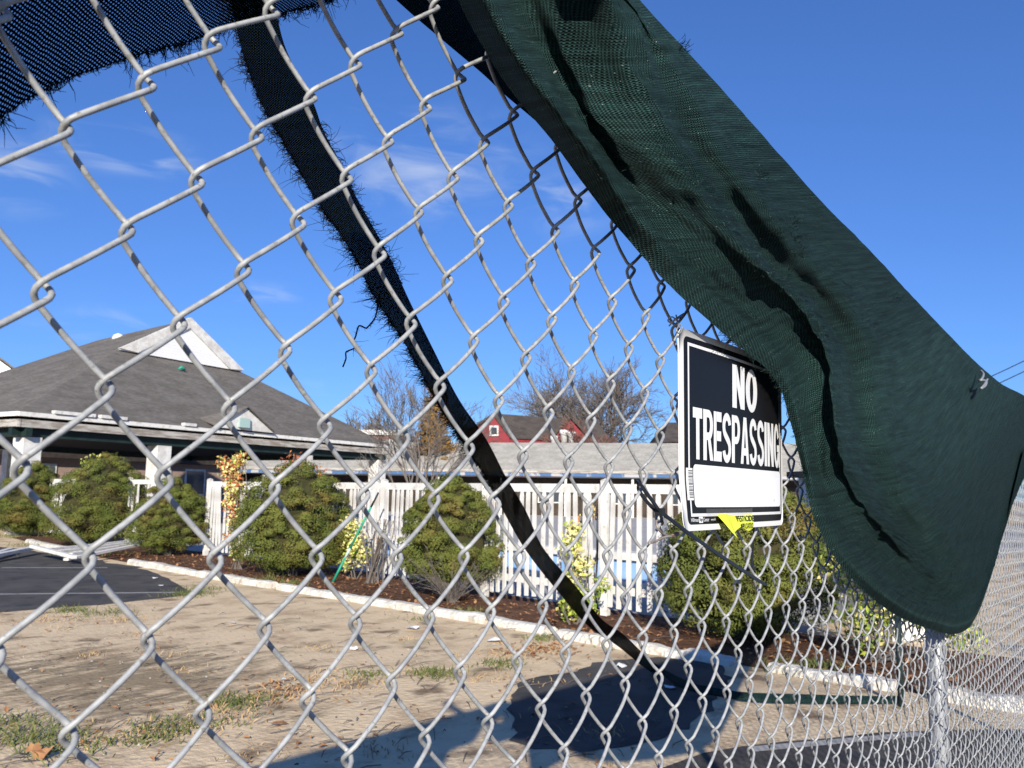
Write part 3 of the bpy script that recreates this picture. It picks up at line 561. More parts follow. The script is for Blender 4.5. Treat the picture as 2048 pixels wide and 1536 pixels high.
kind(fr.build('frayed_edge', M['thread_dark'], strap), 'stuff')
lt = [(758, 590), (754, 625), (748, 640), (738, 655), (728, 656), (716, 652), (712, 672), (706, 684), (710, 695), (697, 702), (690, 706), (692, 718), (686, 734)]
mb = MB(); r = np.random.default_rng(2); cp = cr_interp(np.array([at_depth(u + r.normal(0, 1.5), v, 1.28 - .004 * i) for i, (u, v) in enumerate(lt)]), 5)
mb.tube(cp, .0012, 5); hairs(mb, cp, 90, .006, .00035, (0, 0, -1), spread=2.2, curl=1.2, seed=8); mb.build('loose_thread', M['thread_dark'], strap)
mb = MB(); px = at_z(1803, 1413, 0); mb.tube([(px[0], px[1], -.1), (px[0] - .01, px[1], .62)], .022, 10); mb.tube([(px[0] - .01, px[1], .62), (px[0] - .01, px[1], .635)], [.022, .012], 10)
tag(mb.build('stake_post', M['teal'], None, True), 'thin dark green post standing where the dark strap ends', 'post')

# ------------------------------------------------------------------ the sign and what hangs on it
SX0, SX1, SZ0, SZ1 = 9.025e-1, 1.260, 1.4092, 1.6470
def sign_pt(x, z, lift=0.0):
    a = (x - SX0) / (SX1 - SX0); b = (z - SZ0) / (SZ1 - SZ0)
    y = .4265 - .006 * math.sin(math.pi * min(max(a, 0), 1)) * (0.4 + .6 * b) + .010 * max(0, a - .8) ** 2 * 9 * (1 - b * .7) - .006 * max(0, .25 - b) * max(0, .3 - a) * 12
    return np.array([x, y - lift, z - .0004 * math.sin(a * 3)])
sg = thing('warning_sign', 'black and white plastic sign reading NO TRESPASSING, tied to the fence', 'sign', (1.07, .43, 1.41))
def rrect(x0, z0, x1, z1, r, n=6, inset=0):
    out = []
    for cx, cz, a0 in ((x1 - r, z1 - r, 0), (x0 + r, z1 - r, 90), (x0 + r, z0 + r, 180), (x1 - r, z0 + r, 270)):
        for k in range(n + 1):
            a = math.radians(a0 + 90 * k / n); out.append((cx + r * math.cos(a), cz + r * math.sin(a)))
    return out
def sign_sheet(name, x0, z0, x1, z1, r, lift, m, parent=sg, nx=26):
    """rounded rectangle that follows the sign's bend: columns cut at many x"""
    mb = MB(); xs = np.unique(np.r_[np.linspace(x0, x1, nx), x0 + r * (1 - np.cos(np.linspace(0, 1.57, 6))), x1 - r * (1 - np.cos(np.linspace(0, 1.57, 6)))])
    rows = []
    for x in xs:
        e = max(0, r - (x - x0), r - (x1 - x)); ins = r - math.sqrt(max(0, r * r - e * e)) if e > 0 else 0
        rows.append([sign_pt(x, z, lift) for z in np.linspace(z0 + ins, z1 - ins, 9)])
    mb.grid(np.array(rows)); return mb, (name, m, parent)
def emit(t): mb, (n, m, p) = t; return mb.build(n, m, p, True)
front = sign_sheet('panel', SX0, SZ0, SX1, SZ1, .012, 0, M['sign_white'])
# the panel has a back face and a rim
mbp, spec_ = front; Vp = mbp.v[0].copy(); nF = len(mbp.f); off = len(Vp); mbp.add(Vp + np.array([0, .0012, 0]), [[i for i in f[::-1]] for f in mbp.f[:nF]])
cols = len(Vp) // 9; rim = [i * 9 for i in range(cols)] + [(cols - 1) * 9 + k for k in range(1, 9)] + [i * 9 + 8 for i in range(cols - 2, -1, -1)] + [k for k in range(7, 0, -1)]
for a, b in zip(rim, rim[1:] + rim[:1]): mbp.f.append([a, b, b + off, a + off]); mbp.m.append(0)
emit(front)
emit(sign_sheet('black_field', .9135, 1.4165, 1.2490, 1.6385, .008, .0006, M['sign_black']))
def frame_strip(x0, z0, x1, z1, w, lift):
    mb = MB()
    for (a, b, c, d) in ((x0, z0, x0 + w, z1), (x1 - w, z0, x1, z1), (x0 + w, z1 - w, x1 - w, z1), (x0 + w, z0, x1 - w, z0 + w)):
        n = max(2, int((c - a) / .012) + 2); mb.grid(np.array([[sign_pt(x, z, lift) for z in np.linspace(b, d, 6)] for x in np.linspace(a, c, n)]))
    return mb
frame_strip(.9222, 1.4255, 1.2425, 1.6315, .0036, .0011).build('border_line', M['sign_white'], sg)
emit(sign_sheet('blank_space', .9345, 1.4365, 1.2385, 1.4868, .006, .0013, M['sign_patch']))
def text_mesh(body, bold=0.0, res=4, shear=0):
    cu = bpy.data.curves.new('lettering', 'FONT'); cu.body = body; cu.size = 1; cu.offset = bold; cu.resolution_u = res; cu.space_character = 1.0 + bold * 1.2; cu.shear = shear
    ob = bpy.data.objects.new('lettering', cu); COL.objects.link(ob); dg = bpy.context.evaluated_depsgraph_get(); me = bpy.data.meshes.new_from_object(ob.evaluated_get(dg))
    V = np.array([v.co[:] for v in me.vertices]); F = [list(p.vertices) for p in me.polygons]
    bpy.data.objects.remove(ob); bpy.data.curves.remove(cu); bpy.data.meshes.remove(me); return V, F
def lettering(name, body, x0, z0, x1, z1, bold, m, lift, parent=sg, fn=sign_pt):
    V, F = text_mesh(body, bold); mn_, mx = V.min(0), V.max(0)
    X = x0 + (V[:, 0] - mn_[0]) / (mx[0] - mn_[0]) * (x1 - x0); Z = z0 + (V[:, 1] - mn_[1]) / (mx[1] - mn_[1]) * (z1 - z0)
    mb = MB(); mb.add([fn(x, z, lift) for x, z in zip(X, Z)], F); return mb.build(name, m, parent)
# heavy condensed capitals drawn stroke by stroke, the way the sign's own face is cut
def arc(cx, cz, rx, rz, a0, a1, n=12): return [(cx + rx * math.cos(math.radians(a)), cz + rz * math.sin(math.radians(a))) for a in np.linspace(a0, a1, n)]
def ring(outer, inner):
    n = len(outer); V = outer + inner; F = [(i, (i + 1), (i + 1) + n, i + n) for i in range(n - 1)]; return V, F
def glyph(ch):
    w = .35; h = .20                                              # stroke widths: upright, horizontal (cell 0..1 wide)
    P = []
    q = lambda *p: P.append((list(p), [tuple(range(len(p)))]))
    if ch == 'N': q((0, 0), (w, 0), (w, 1), (0, 1)); q((1 - w, 0), (1, 0), (1, 1), (1 - w, 1)); q((w, 1), (w, .52), (1 - w, 0), (1 - w, .48))
    if ch == 'O': P.append(ring(arc(.5, .5, .5, .52, 0, 360, 33), arc(.5, .5, .15, .34, 0, 360, 33)))
    if ch == 'T': q((0, 1 - h), (1, 1 - h), (1, 1), (0, 1)); q((.5 - w / 2, 0), (.5 + w / 2, 0), (.5 + w / 2, 1 - h), (.5 - w / 2, 1 - h))
    if ch == 'I': q((0, 0), (1, 0), (1, 1), (0, 1))
    if ch == 'E': q((0, 0), (w, 0), (w, 1), (0, 1)); q((w, 0), (1, 0), (1, h), (w, h)); q((w, 1 - h), (.97, 1 - h), (.97, 1), (w, 1)); q((w, .5 - h * .45), (.9, .5 - h * .45), (.9, .5 + h * .55), (w, .5 + h * .55))
    if ch in 'PR':
        q((0, 0), (w, 0), (w, 1), (0, 1)); top, bot = 1, .40
        P.append(ring([(w, top)] + arc(.55, .7, .45, .3, 90, -90, 13) + [(w, bot)], [(w, top - .15)] + arc(.55, .7, .14, .15, 90, -90, 13) + [(w, bot + .15)]))
        if ch == 'R': q((.45, .41), (.72, .44), (1.03, 0), (.68, 0))
    if ch == 'A': q((0, 0), (.31, 0), (.5, .74), (.5, 1), (.33, 1)); q((1, 0), (.67, 1), (.5, 1), (.5, .74), (.69, 0)); q((.26, .18), (.74, .18), (.70, .34), (.30, .34))
    if ch == 'S':
        o = arc(.5, .735, .5, .28, 10, 90, 6) + arc(.5, .735, .5, .28, 100, 235, 9); i = arc(.5, .735, .19, .125, 10, 90, 6) + arc(.5, .735, .19, .125, 100, 235, 9)
        # spine: from upper bowl into lower bowl
        o2 = arc(.5, .265, .19, .125, 55, -80, 9) + arc(.5, .265, .19, .125, -90, -170, 6); i2 = arc(.5, .265, .5, .28, 55, -80, 9) + arc(.5, .265, .5, .28, -90, -170, 6)
        P.append(ring(o + o2, i + i2))
    if ch == 'G':
        o = arc(.5, .5, .5, .52, 25, 335, 28); i = arc(.5, .5, .19, .36, 25, 335, 28); P.append(ring(o, i))
        q((.55, .52), (1, .52), (1, .36), (.55, .36)); q((.80, .36), (1, .36), (1, 0), (.84, 0))
    return P
def draw_word(name, word, x0, x1, z0, z1, gap, lift, m):
    wd = {'I': .36, 'T': .92, 'O': 1.05, 'E': .86, 'A': 1.1}; tot = sum(wd.get(c, 1) for c in word) + gap * (len(word) - 1); sx = (x1 - x0) / tot; x = x0; mb = MB(); li = lift
    for k, c in enumerate(word):
        cw = wd.get(c, 1) * sx
        for pi, (V, F) in enumerate(glyph(c)):
            li = lift + .00012 * pi + .00004 * (k % 2)
            # subdivide big faces little: letters are short compared with the sign's bend
            mb.add([sign_pt(x + px_ * cw, z0 + pz * (z1 - z0), li) for px_, pz in V], F)
        x += cw + gap * sx
    return mb.build(name, m, sg)
draw_word('lettering_no', 'NO', 1.0490, 1.1390, 1.5650, 1.6220, .10, .0012, M['sign_white'])
draw_word('lettering_trespassing', 'TRESPASSING', .9345, 1.2375, 1.4930, 1.5550, .10, .0012, M['sign_white'])
emit(sign_sheet('barcode_label', .9150, 1.4445, .9320, 1.4820, .0004, .0015, M['sign_white'], nx=4))
mb = MB(); r = np.random.default_rng(4); z = 1.4475
while z < 1.479:
    h = r.choice([.0005, .0008, .0013]); mb.grid(np.array([[sign_pt(x, zz, .0019) for zz in (z, z + h)] for x in (.9205, .9308)])); z += h + r.choice([.0006, .0009, .0014])
mb.build('barcode_bars', M['ink'], sg)
lettering('maker_name', 'Hillman', .9210, 1.4195, .9425, 1.4240, .01, M['sign_white'], .0012)
emit(sign_sheet('maker_emblem', .9435, 1.4180, .9555, 1.4252, .001, .0012, M['sign_white'], nx=5)); lettering('maker_emblem_lettering', 'Sign', .9448, 1.4194, .9542, 1.4240, .01, M['sign_black'], .0016)
lettering('maker_name', 'Center', .9568, 1.4195, .9745, 1.4240, .01, M['sign_white'], .0012); lettering('web_address', 'www.hil', .9800, 1.4203, .9945, 1.4232, .01, M['sign_white'], .0012)
mb = MB()                                                         # clear tape over the flyer's top
mb.grid(np.array([[sign_pt(x, z, .0017) for z in (1.4262, 1.4345)] for x in np.linspace(.966, 1.117, 10)])); 
tpo = bpy.data.materials['clear_tape']; tpo.node_tree.nodes['Principled BSDF'].inputs['Alpha'].default_value = .16
mb.build('tape', M['tape'], sg)
fl = thing('torn_flyer', 'torn yellow plastic strip printed PESTICIDE taped to the bottom edge of the sign', 'flyer', (1.05, .42, 1.40))
FT = [(.9925, 1.4275), (1.012, 1.4282), (1.035, 1.4268), (1.060, 1.4255), (1.085, 1.4262), (1.105, 1.4268), (1.118, 1.4262)]
FB = [(1.0035, 1.4120), (1.0140, 1.3990), (1.0300, 1.4052), (1.0560, 1.4112), (1.0790, 1.4085), (1.1000, 1.4052), (1.1165, 1.4080)]
lifts = [.004, .006, .003, .0022, .002, .002, .002]; liftb = [.014, .022, .012, .009, .005, .003, .002]
rows = np.array([[sign_pt(a + (c - a) * t, b + (d - b) * t, l0 + (l1 - l0) * t ** 1.3 + .001 * math.sin(t * 3.1)) for t in np.linspace(0, 1, 7)] for (a, b), (c, d), l0, l1 in zip(FT, FB, lifts, liftb)])
GFl = np.stack([cr_interp(rows[:, j], 6) for j in range(7)], 1); mb = MB(); mb.grid(GFl); mb.build('film', M['flyer'], fl, True)
def flyer_pt(x, z, lift):
    i = int(np.argmin(np.abs(GFl[:, 3, 0] - x))); col = GFl[i]; zz = np.clip(z, col[-1, 2], col[0, 2]); t = np.interp(-zz, -col[:, 2], np.arange(7)); k = int(min(5, math.floor(t)))
    p = col[k] + (col[k + 1] - col[k]) * (t - k); return np.array([x, p[1] - lift, zz])
lettering('lettering_pesticide', 'PESTICIDE', 1.052, 1.4178, 1.1165, 1.4250, .012, M['sign_black'], .0012, fl, flyer_pt)
lettering('lettering_application', 'APPLICATIO', 1.056, 1.4085, 1.1140, 1.4152, .012, M['sign_black'], .0012, fl, flyer_pt)

def ribbon(mb, P, w, t, nrm, taper=None):
    P = np.asarray(P, float); T = np.gradient(P, axis=0); T /= np.linalg.norm(T, axis=1)[:, None]; k = len(P); V = []
    for i in range(k):
        n = unit(np.asarray(nrm) - T[i] * (T[i] @ np.asarray(nrm))); s = np.cross(T[i], n); ww = w * (1 if taper is None else taper[i])
        V += [P[i] - s * ww / 2 - n * t / 2, P[i] + s * ww / 2 - n * t / 2, P[i] + s * ww / 2 + n * t / 2, P[i] - s * ww / 2 + n * t / 2]
    F = [(i * 4 + j, i * 4 + (j + 1) % 4, i * 4 + 4 + (j + 1) % 4, i * 4 + 4 + j) for i in range(k - 1) for j in range(4)] + [(3, 2, 1, 0), tuple(range(4 * k - 4, 4 * k))]
    return mb.add(np.array(V), F)
zt = thing('zip_tie', 'long black zip tie with its tail crossing in front of the sign', 'zip tie', tuple(at_fence(1320, 1025, .02)), 'zip ties on the fence')
mb = MB(); pa = cr_interp(np.array([at_fence(*p) for p in [(1321, 1024, .016), (1345, 1042, .022), (1382, 1070, .028), (1442, 1112, .03), (1500, 1150, .026), (1522, 1164, .024), (1534, 1170, .023)]]), 6)
ribbon(mb, pa, .0048, .0014, (0, -1, .25), np.r_[np.ones(len(pa) - 5), .9, .75, .55, .35, .1]); mb.build('tail', M['zip'], zt)
for pts in ([(1319, 1022, .016), (1306, 1003, .018), (1292, 985, .016), (1281, 968, .010), (1276, 962, -.004)], [(1318, 1026, .013), (1302, 1012, .006), (1288, 996, -.004), (1277, 978, -.010), (1276, 963, -.006)], [(1320, 1030, .013), (1326, 1042, .010), (1320, 1048, -.004), (1312, 1036, -.008), (1316, 1026, .006)]):
    mb = MB(); ribbon(mb, cr_interp(np.array([at_fence(*p) for p in pts]), 6), .0046, .0013, (-.5, -1, .4)); mb.build('loop', M['zip'], zt)
h = at_fence(1320, 1024, .016); mb = MB(); mb.box(h - .0042, h + .0042); mb.build('head', M['zip'], zt)
z2 = thing('zip_tie', 'short black zip tie hanging straight down behind the sign\'s bottom edge', 'zip tie', tuple(at_fence(1505, 1100, -.01)), 'zip ties on the fence')
mb = MB(); ribbon(mb, cr_interp(np.array([at_fence(*p) for p in [(1508, 1040, -.004), (1507, 1075, -.010), (1505, 1105, -.012), (1503, 1138, -.010)]]), 5), .0055, .0014, (0, -1, .1)); mb.build('tail', M['zip'], z2)
h = at_fence(1503, 1137, -.010); mb = MB(); mb.box(h - np.array([.007, .004, .003]), h + np.array([.007, .004, .003])); mb.build('head', M['zip'], z2)
def wire_thing(name, label, cat, pts, rad, m, group=None):
    P = cr_interp(np.array([at_fence(*p) for p in pts]), 7); mb = MB(); mb.tube(P, rad, 7); return tag(mb.build(name, m, None, True), label, cat, group)
wire_thing('wire_tie', 'thin grey twisted wire tying the sign\'s top corner to the mesh', 'wire tie', [(1338, 652, .004), (1350, 640, .012), (1362, 634, .004), (1368, 627, .01), (1352, 637, .016), (1341, 645, .006), (1336, 640, .0), (1345, 634, .012), (1358, 648, .016), (1353, 660, .02), (1359, 667, .02), (1364, 655, .018), (1356, 644, .016), (1352, 630, .012)], .0009, M['grey'], None)
wire_thing('wire_tie', 'bent rusty wire end twisted through the mesh under the sign\'s lower corner', 'wire tie', [(1312, 1030, .004), (1314, 1052, .012), (1324, 1066, .012), (1338, 1072, .008), (1352, 1066, .012), (1362, 1064, .014), (1350, 1072, .01), (1330, 1074, .014), (1312, 1082, .012), (1298, 1087, .012)], .0013, M['rust'], None)
wire_thing('wire_hook', 'bent silver wire hook holding the screen\'s upper edge near the overhead lines', 'hook', [(1962, 741, .03), (1967, 748, .045), (1964, 757, .05), (1958, 762, .045), (1964, 760, .055), (1973, 763, .05), (1970, 772, .055), (1962, 777, .05), (1968, 770, .055), (1975, 758, .05)], .0035, M['post'], None)

# ------------------------------------------------------------------ picket fence by the pool
def path_at(path, t):
    P = np.array(path, float); L = np.r_[0, np.cumsum(np.linalg.norm(np.diff(P, axis=0), axis=1))]; t = np.clip(t, 0, L[-1])
    return np.array([np.interp(t, L, P[:, 0]), np.interp(t, L, P[:, 1]), 0.0]), L[-1]
def picket_mesh(h, w=.060, t=.022):
    mb = MB(); mb.slab([(-w / 2, 0, 0), (w / 2, 0, 0), (w / 2, 0, h - .05), (w / 4, 0, h), (-w / 4, 0, h), (-w / 2, 0, h - .05)], (0, t, 0)); return mb
def picket_run(label, path, step, zb, zt, posts, skip=()):
    root = thing('picket_fence', label, 'picket fence', (path[0][0], path[0][1], 0), 'white picket fence by the pool')
    _, L = path_at(path, 0); proto = picket_mesh(zt - zb).build('picket', M['white']); proto.parent = root; r = np.random.default_rng(int(L * 10)); t = .12; first = True; org = np.array(root.location)
    while t < L:
        if not any(a < t < b for a, b in skip):
            p, _ = path_at(path, t); q, _ = path_at(path, t + .05); d = q - p; ang = math.atan2(d[1], d[0]) + math.pi
            o = proto if first else proto.copy()
            if not first: COL.objects.link(o); o.parent = root
            first = False; o.location = Vector(p - org + np.array([0, 0, zb + r.normal(0, .006)])) ; o.rotation_euler = (r.normal(0, .012), r.normal(0, .02), ang)
            o.location.x -= .035
        t += step * r.uniform(.9, 1.1)
    for name, z0, z1, w in (('top_rail', zt - .01, zt + .10, .10), ('bottom_rail', zb + .16, zb + .25, .04)):
        mb = MB(); n = max(2, int(L / .6))
        for k in range(n):
            a, _ = path_at(path, L * k / n); b, _ = path_at(path, L * (k + 1) / n); a = a + [.03, 0, (z0 + z1) / 2]; b = b + [.03, 0, (z0 + z1) / 2]; mb.bar(a, b, w, z1 - z0)
        mb.build(name, M['white_old'], root)
    for tpos in posts:
        p, _ = path_at(path, tpos); mb = MB(); mb.box((p[0] - .075, p[1] - .045, 0), (p[0] + .015, p[1] + .045, zt + .14)); mb.add([(p[0] - .08, p[1] - .05, zt + .141), (p[0] + .02, p[1] - .05, zt + .141), (p[0] + .02, p[1] + .05, zt + .141), (p[0] - .08, p[1] + .05, zt + .141), (p[0] - .03, p[1], zt + .17)], [(0, 1, 4), (1, 2, 4), (2, 3, 4), (3, 0, 4), (3, 2, 1, 0)])
        mb.build('post', M['white'], root)
run = [(10.9, 16.2), (10.75, 14.5), (10.3, 10.6), (9.75, 8.4), (9.35, 6.9), (9.05, 4.98), (8.95, 3.2)]
picket_run('long run of white pickets from the vine-covered post to the shrub behind the sign', run, .142, .10, 1.47, [.1, 3.4, 6.1, 8.9, 11.1, 12.9])
picket_run('short broken end of white picket fence with missing boards beside the gap', [(11.32, 20.1), (11.15, 18.3)], .16, .08, 1.5, [.05], skip=((.7, 1.0),))
picket_run('far stub of white picket fence beyond the two leftmost shrubs', [(11.9, 26.5), (11.5, 23.2), (11.4, 22.3)], .16, .1, 1.5, [1.2, 3.9])
ff = thing('fallen_fence_panel', 'collapsed white picket panel lying across the kerb onto the asphalt', 'picket fence', (9.0, 16.4, .05))
A0, A1 = np.array([7.78, 15.7, .10]), np.array([10.4, 17.2, .22])
for k, (dx, dz, m_) in enumerate([(0, 0, .0), (.28, .02, .03), (.55, .05, .08), (.85, .08, .05)]):
    a = A0 + np.array([-.1 * k + dx * .2, dx * 1.4 + .1, dz]) ; b = A1 + np.array([.05 * k, dx * 1.2, dz + .05 - .04 * k]); mb = MB(); mb.bar(a + (b - a) * (.15 * (k > 0)), b, .10, .045); mb.build('board', M['white_old'], ff)
mb = MB(); mb.bar(A0 + [.05, -.1, .05], A0 + [.2, 1.9, .14], .09, .06); mb.build('rail', M['white_old'], ff)
mb = MB(); pA = at_z(-40, 1117, .12); pB = at_z(64, 1096, .14); mb.bar(pA, pB, .13, .06); mb.bar(pA + [.12, .3, -.02], pB + [-.3, .25, -.02], .1, .05); tag(mb.build('loose_board', M['white_old']), 'white painted board lying on the asphalt at the far left', 'board')

# ------------------------------------------------------------------ pool wall
pw = thing('pool_wall', 'low blue painted pool wall with white coping behind the pickets', 'wall', (12.6, 9, 0))
dW = unit(np.array([1.2, 9.0, 0])); nW = np.array([dW[1], -dW[0], 0]); b0 = np.array([11.6, 3.4, 0])
mb = MB(); mb.box((0, 0, .10), (14, .2, .42), 0, np.stack([dW, nW, [0, 0, 1]]), b0); mb.build('blue_face', M['bluepaint'], pw)
mb = MB(); mb.box((0, -.08, .424), (14, .3, .54), 0, np.stack([dW, nW, [0, 0, 1]]), b0); mb.build('coping', M['white'], pw)
mb = MB(); mb.box((0, -.03, 0), (14, .25, .096), 0, np.stack([dW, nW, [0, 0, 1]]), b0); mb.build('plinth', M['white_old'], pw)
sh = thing('white_shed', 'small white shed with two windows in shade, seen low through the mesh', 'shed', (12, 2.3, 0))
e1 = unit(np.array([.75, .66, 0])); e2 = np.array([-e1[1], e1[0], 0]); so = np.array([9.55, 2.15, 0.0])
mb = MB(); mb.box((0, -.6, 0), (2.2, 0, 1.7), 0, np.stack([e1, e2, [0, 0, 1]]), so); mb.build('wall', M['white_old'], sh)
mb = MB(); mb.box((-.1, -.7, 1.703), (2.3, .12, 1.78), 0, np.stack([e1, e2, [0, 0, 1]]), so); mb.build('roof', M['roof_dark'], sh)
for a in (.35, 1.25):
    mb = MB(); mb.box((a, .003, .75), (a + .6, .03, 1.35), 0, np.stack([e1, e2, [0, 0, 1]]), so); w_ = mb.build('window_frame', M['white'], sh)
    mb = MB(); mb.box((a + .06, .032, .81), (a + .54, .036, 1.29), 0, np.stack([e1, e2, [0, 0, 1]]), so); mb.build('pane', M['glass'], w_)

# ------------------------------------------------------------------ pavilion
pv = thing('pavilion', 'open pavilion with a big grey hip roof, white gable and white posts', 'pavilion', (15, 27, 0))
e = np.array([.99307, .1175, 0]); n = np.array([-.1175, .99307, 0]); up = np.array([0, 0, 1.0])
P1 = np.array([10.907, 25.535, 3.5]); P2 = P1 + 17.036 * e; Gl = np.array([16.829, 31.512, 6.644]); Gr = np.array([22.880, 32.171, 6.61]); Ap = np.array([19.925, 31.849, 8.407])
Rb = Ap + 6 * n - [0, 0, .42]; BL = P1 + 9.5 * n; BR = P2 + 13 * n
mb = MB()
def tri(*p):
    p = [np.asarray(x, float) for x in p]; c = np.cross(p[1] - p[0], p[2] - p[0]); c = unit(c); c = c if c[2] > 0 else -c; mb.slab(p, -c * .06)
tri(P1, P2, Gr, Gl); tri(P1, Gl, BL); tri(Gl, Rb, BL); tri(Gl, Ap, Rb); tri(P2, Gr, BR); tri(Gr, Rb, BR); tri(Gr, Ap, Rb); tri(BL, Rb, BR)
roof = mb.build('roof', M['roof'], pv)
o_ = -n * .02
mb = MB(); mb.slab([Gl + o_, Gr + o_, Ap + o_], -n * .12); mb.build('gable', M['siding'], pv)
for a, b in ((Gl, Ap), (Gr, Ap)):
    dn = unit(b - a); dn = np.cross(dn, n); dn = dn if dn[2] < 0 else -dn
    mb = MB(); mb.slab([a - n * .22 - dn * .06, b - n * .22 + up * .09, b - n * .22 - up * .36, a - n * .22 + unit(Gl + Gr - 2 * a) * .75], n * .19); mb.build('gable_trim', M['white'], pv)
# dormer with a flood lamp
dm = np.array([[17.72, 26.42, 3.56], [20.44, 26.69, 3.54]]); da = (dm[0] + dm[1]) / 2 - n * .05; da = at_depth(485, 818, (da - CAM) @ AX[2])
dv = MB(); fr0 = -n * .22; dv.slab([dm[0] + fr0, dm[1] + fr0, da + fr0], n * .10); dor = dv.build('dormer', M['white'], pv)
mb = MB(); rt = da + n * 2.2; 
for q in (dm[0], dm[1]): mb.slab([q + fr0 * 1.4, da + fr0 * 1.4 + up * .05, rt, q + n * .6 + up * .3], up * .05)
mb.build('dormer_roof', M['roof'], dor)
lc = at_depth(487, 846, (dm.mean(0) - n * .45 - CAM) @ AX[2]); mb = MB(); mb.box(lc - [.22, .10, .17], lc + [.22, .10, .17]); mb.build('lamp', M['lampglass'], dor)
mb = MB(); mb.bar(lc + [0, .05, .2], lc + [0, .5, .2], .5, .05); mb.build('lamp_bracket', M['white'], dor)
# eaves
for a, b, nn in ((P1, P2, -n), (BL, P1, -e), (P2, BR, e)):
    mb = MB(); mb.bar(a - up * .07 + nn * .02, b - up * .07 + nn * .02, .05, .13); mb.build('gutter', M['white_old'], pv)
    mb = MB(); mb.bar(a - up * .33 - nn * .05, b - up * .33 - nn * .05, .06, .22); mb.build('fascia', M['fascia'], pv)
    mb = MB(); mb.bar(a - up * .57 - nn * .35, b - up * .57 - nn * .35, .18, .24); mb.build('beam', M['teal'], pv)
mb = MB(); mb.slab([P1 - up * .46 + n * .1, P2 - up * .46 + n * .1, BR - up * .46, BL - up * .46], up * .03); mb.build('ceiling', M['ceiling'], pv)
r = np.random.default_rng(3)
mb = MB()
for t, l in ((1.0, 1.3), (2.5, .9), (5.6, .5)):
    mb = MB(); mb.bar(P1 + e * t + up * .06 - n * .02, P1 + e * (t + l) + up * .06 - n * .02, .18, .10); mb.build('broken_gutter', M['white'], pv)
for t in (.62, 5.13, 12.0, 16.8):
    c = P1 + e * t + n * .5; mb = MB(); mb.box((-.27, -.27, -c[2]), (.27, .27, -.70), 0, np.stack([e, n, up]), c); mb.build('post', M['white'], pv)
c = P1 + e * .2 + n * 3.4; mb = MB(); mb.box((-.27, -.27, -c[2]), (.27, .27, -.70), 0, np.stack([e, n, up]), c); mb.build('post', M['white'], pv)
mb = MB(); mb.bar(BL - up * .57, BR - up * .57, .18, .24); mb.build('far_beam', M['teal'], pv)
for t in (.05, .35, .7):
    c = BL + (BR - BL) * t; mb = MB(); mb.box((-.2, -.2, -c[2]), (.2, .2, -.70), 0, np.stack([e, n, up]), c); mb.build('post', M['white'], pv)
bw = thing('brick_wing', 'tan brick wing with a dark roof seen through the open pavilion', 'building', tuple((P1 + n * 18) * [1, 1, 0]))
mb = MB(); mb.box((2, 18, -3.5), (24, 24, -.72), 0, np.stack([e, n, up]), P1); mb.build('wall', M['brickwall'], bw)
mb = MB(); mb.box((1.6, 17.4, -.715), (24.4, 24.5, -.45), 0, np.stack([e, n, up]), P1); mb.build('roof_edge', M['dark'], bw)
mb = MB(); mb.slab([P1 + e * x + n * y + up * z for x, y, z in ((1.6, 17.4, -.445), (24.4, 17.4, -.445), (24.4, 27, 3.0), (1.6, 27, 3.0))], up * .06); mb.build('roof', M['roof'], bw)
for x in (18.0, 20.5, 11.0):
    mb = MB(); mb.box((x, 17.93, -2.6), (x + 1.5, 17.995, -1.0), 0, np.stack([e, n, up]), P1); w_ = mb.build('window', M['white'], bw)
    mb = MB(); mb.box((x + .12, 17.90, -2.48), (x + 1.38, 17.925, -1.12), 0, np.stack([e, n, up]), P1); mb.build('pane', M['glass'], w_)
vc = at_depth(237, 673, (Ap + 3.5 * n - CAM) @ AX[2]); mb = MB()
mb.tube([vc - up * .3, vc - up * .05, vc + up * .06, vc + up * .14], [.26, .26, .2, .05], 12); mb.build('roof_vent', M['white'], pv, True)
gp = at_depth(366, 738, (P1 + e * 9 + n * 4.5 - CAM) @ AX[2]); mb = MB(); mb.tube([gp - [.2, 0, .02], gp - [.08, 0, -.06], gp + [.10, 0, -.03]], [.03, .07, .04], 7); mb.build('green_rag', M['stake'], pv, True)

# a second gable far left
wg = thing('white_gable_house', 'white gable end of a building just showing at the left edge', 'house', tuple(at_depth(-40, 900, 52) * [1, 1, 0]))
D = 52; pa_, pb_, pc_ = at_depth(-110, 775, D), at_depth(36, 748, D), at_depth(-30, 700, D); dd = unit(np.array([.3, 1, 0]))
mb = MB(); mb.slab([pa_, pb_, pc_], dd * 5); mb.build('gable', M['siding'], wg)
mb = MB(); b_ = lambda p: p * [1, 1, 0]; mb.slab([b_(pa_), b_(pb_), pb_ - [0, 0, .02], pa_ - [0, 0, .02]], dd * 6); mb.build('wall', M['siding'], wg)
mb = MB()
for a, b in ((pa_, pc_), (pb_, pc_)): mb.slab([a - dd * .3 + up * .05, b - dd * .3 + up * .05, b + dd * 5.2 + up * .05, a + dd * 5.2 + up * .05], up * .12)
mb.build('roof', M['roof'], wg)

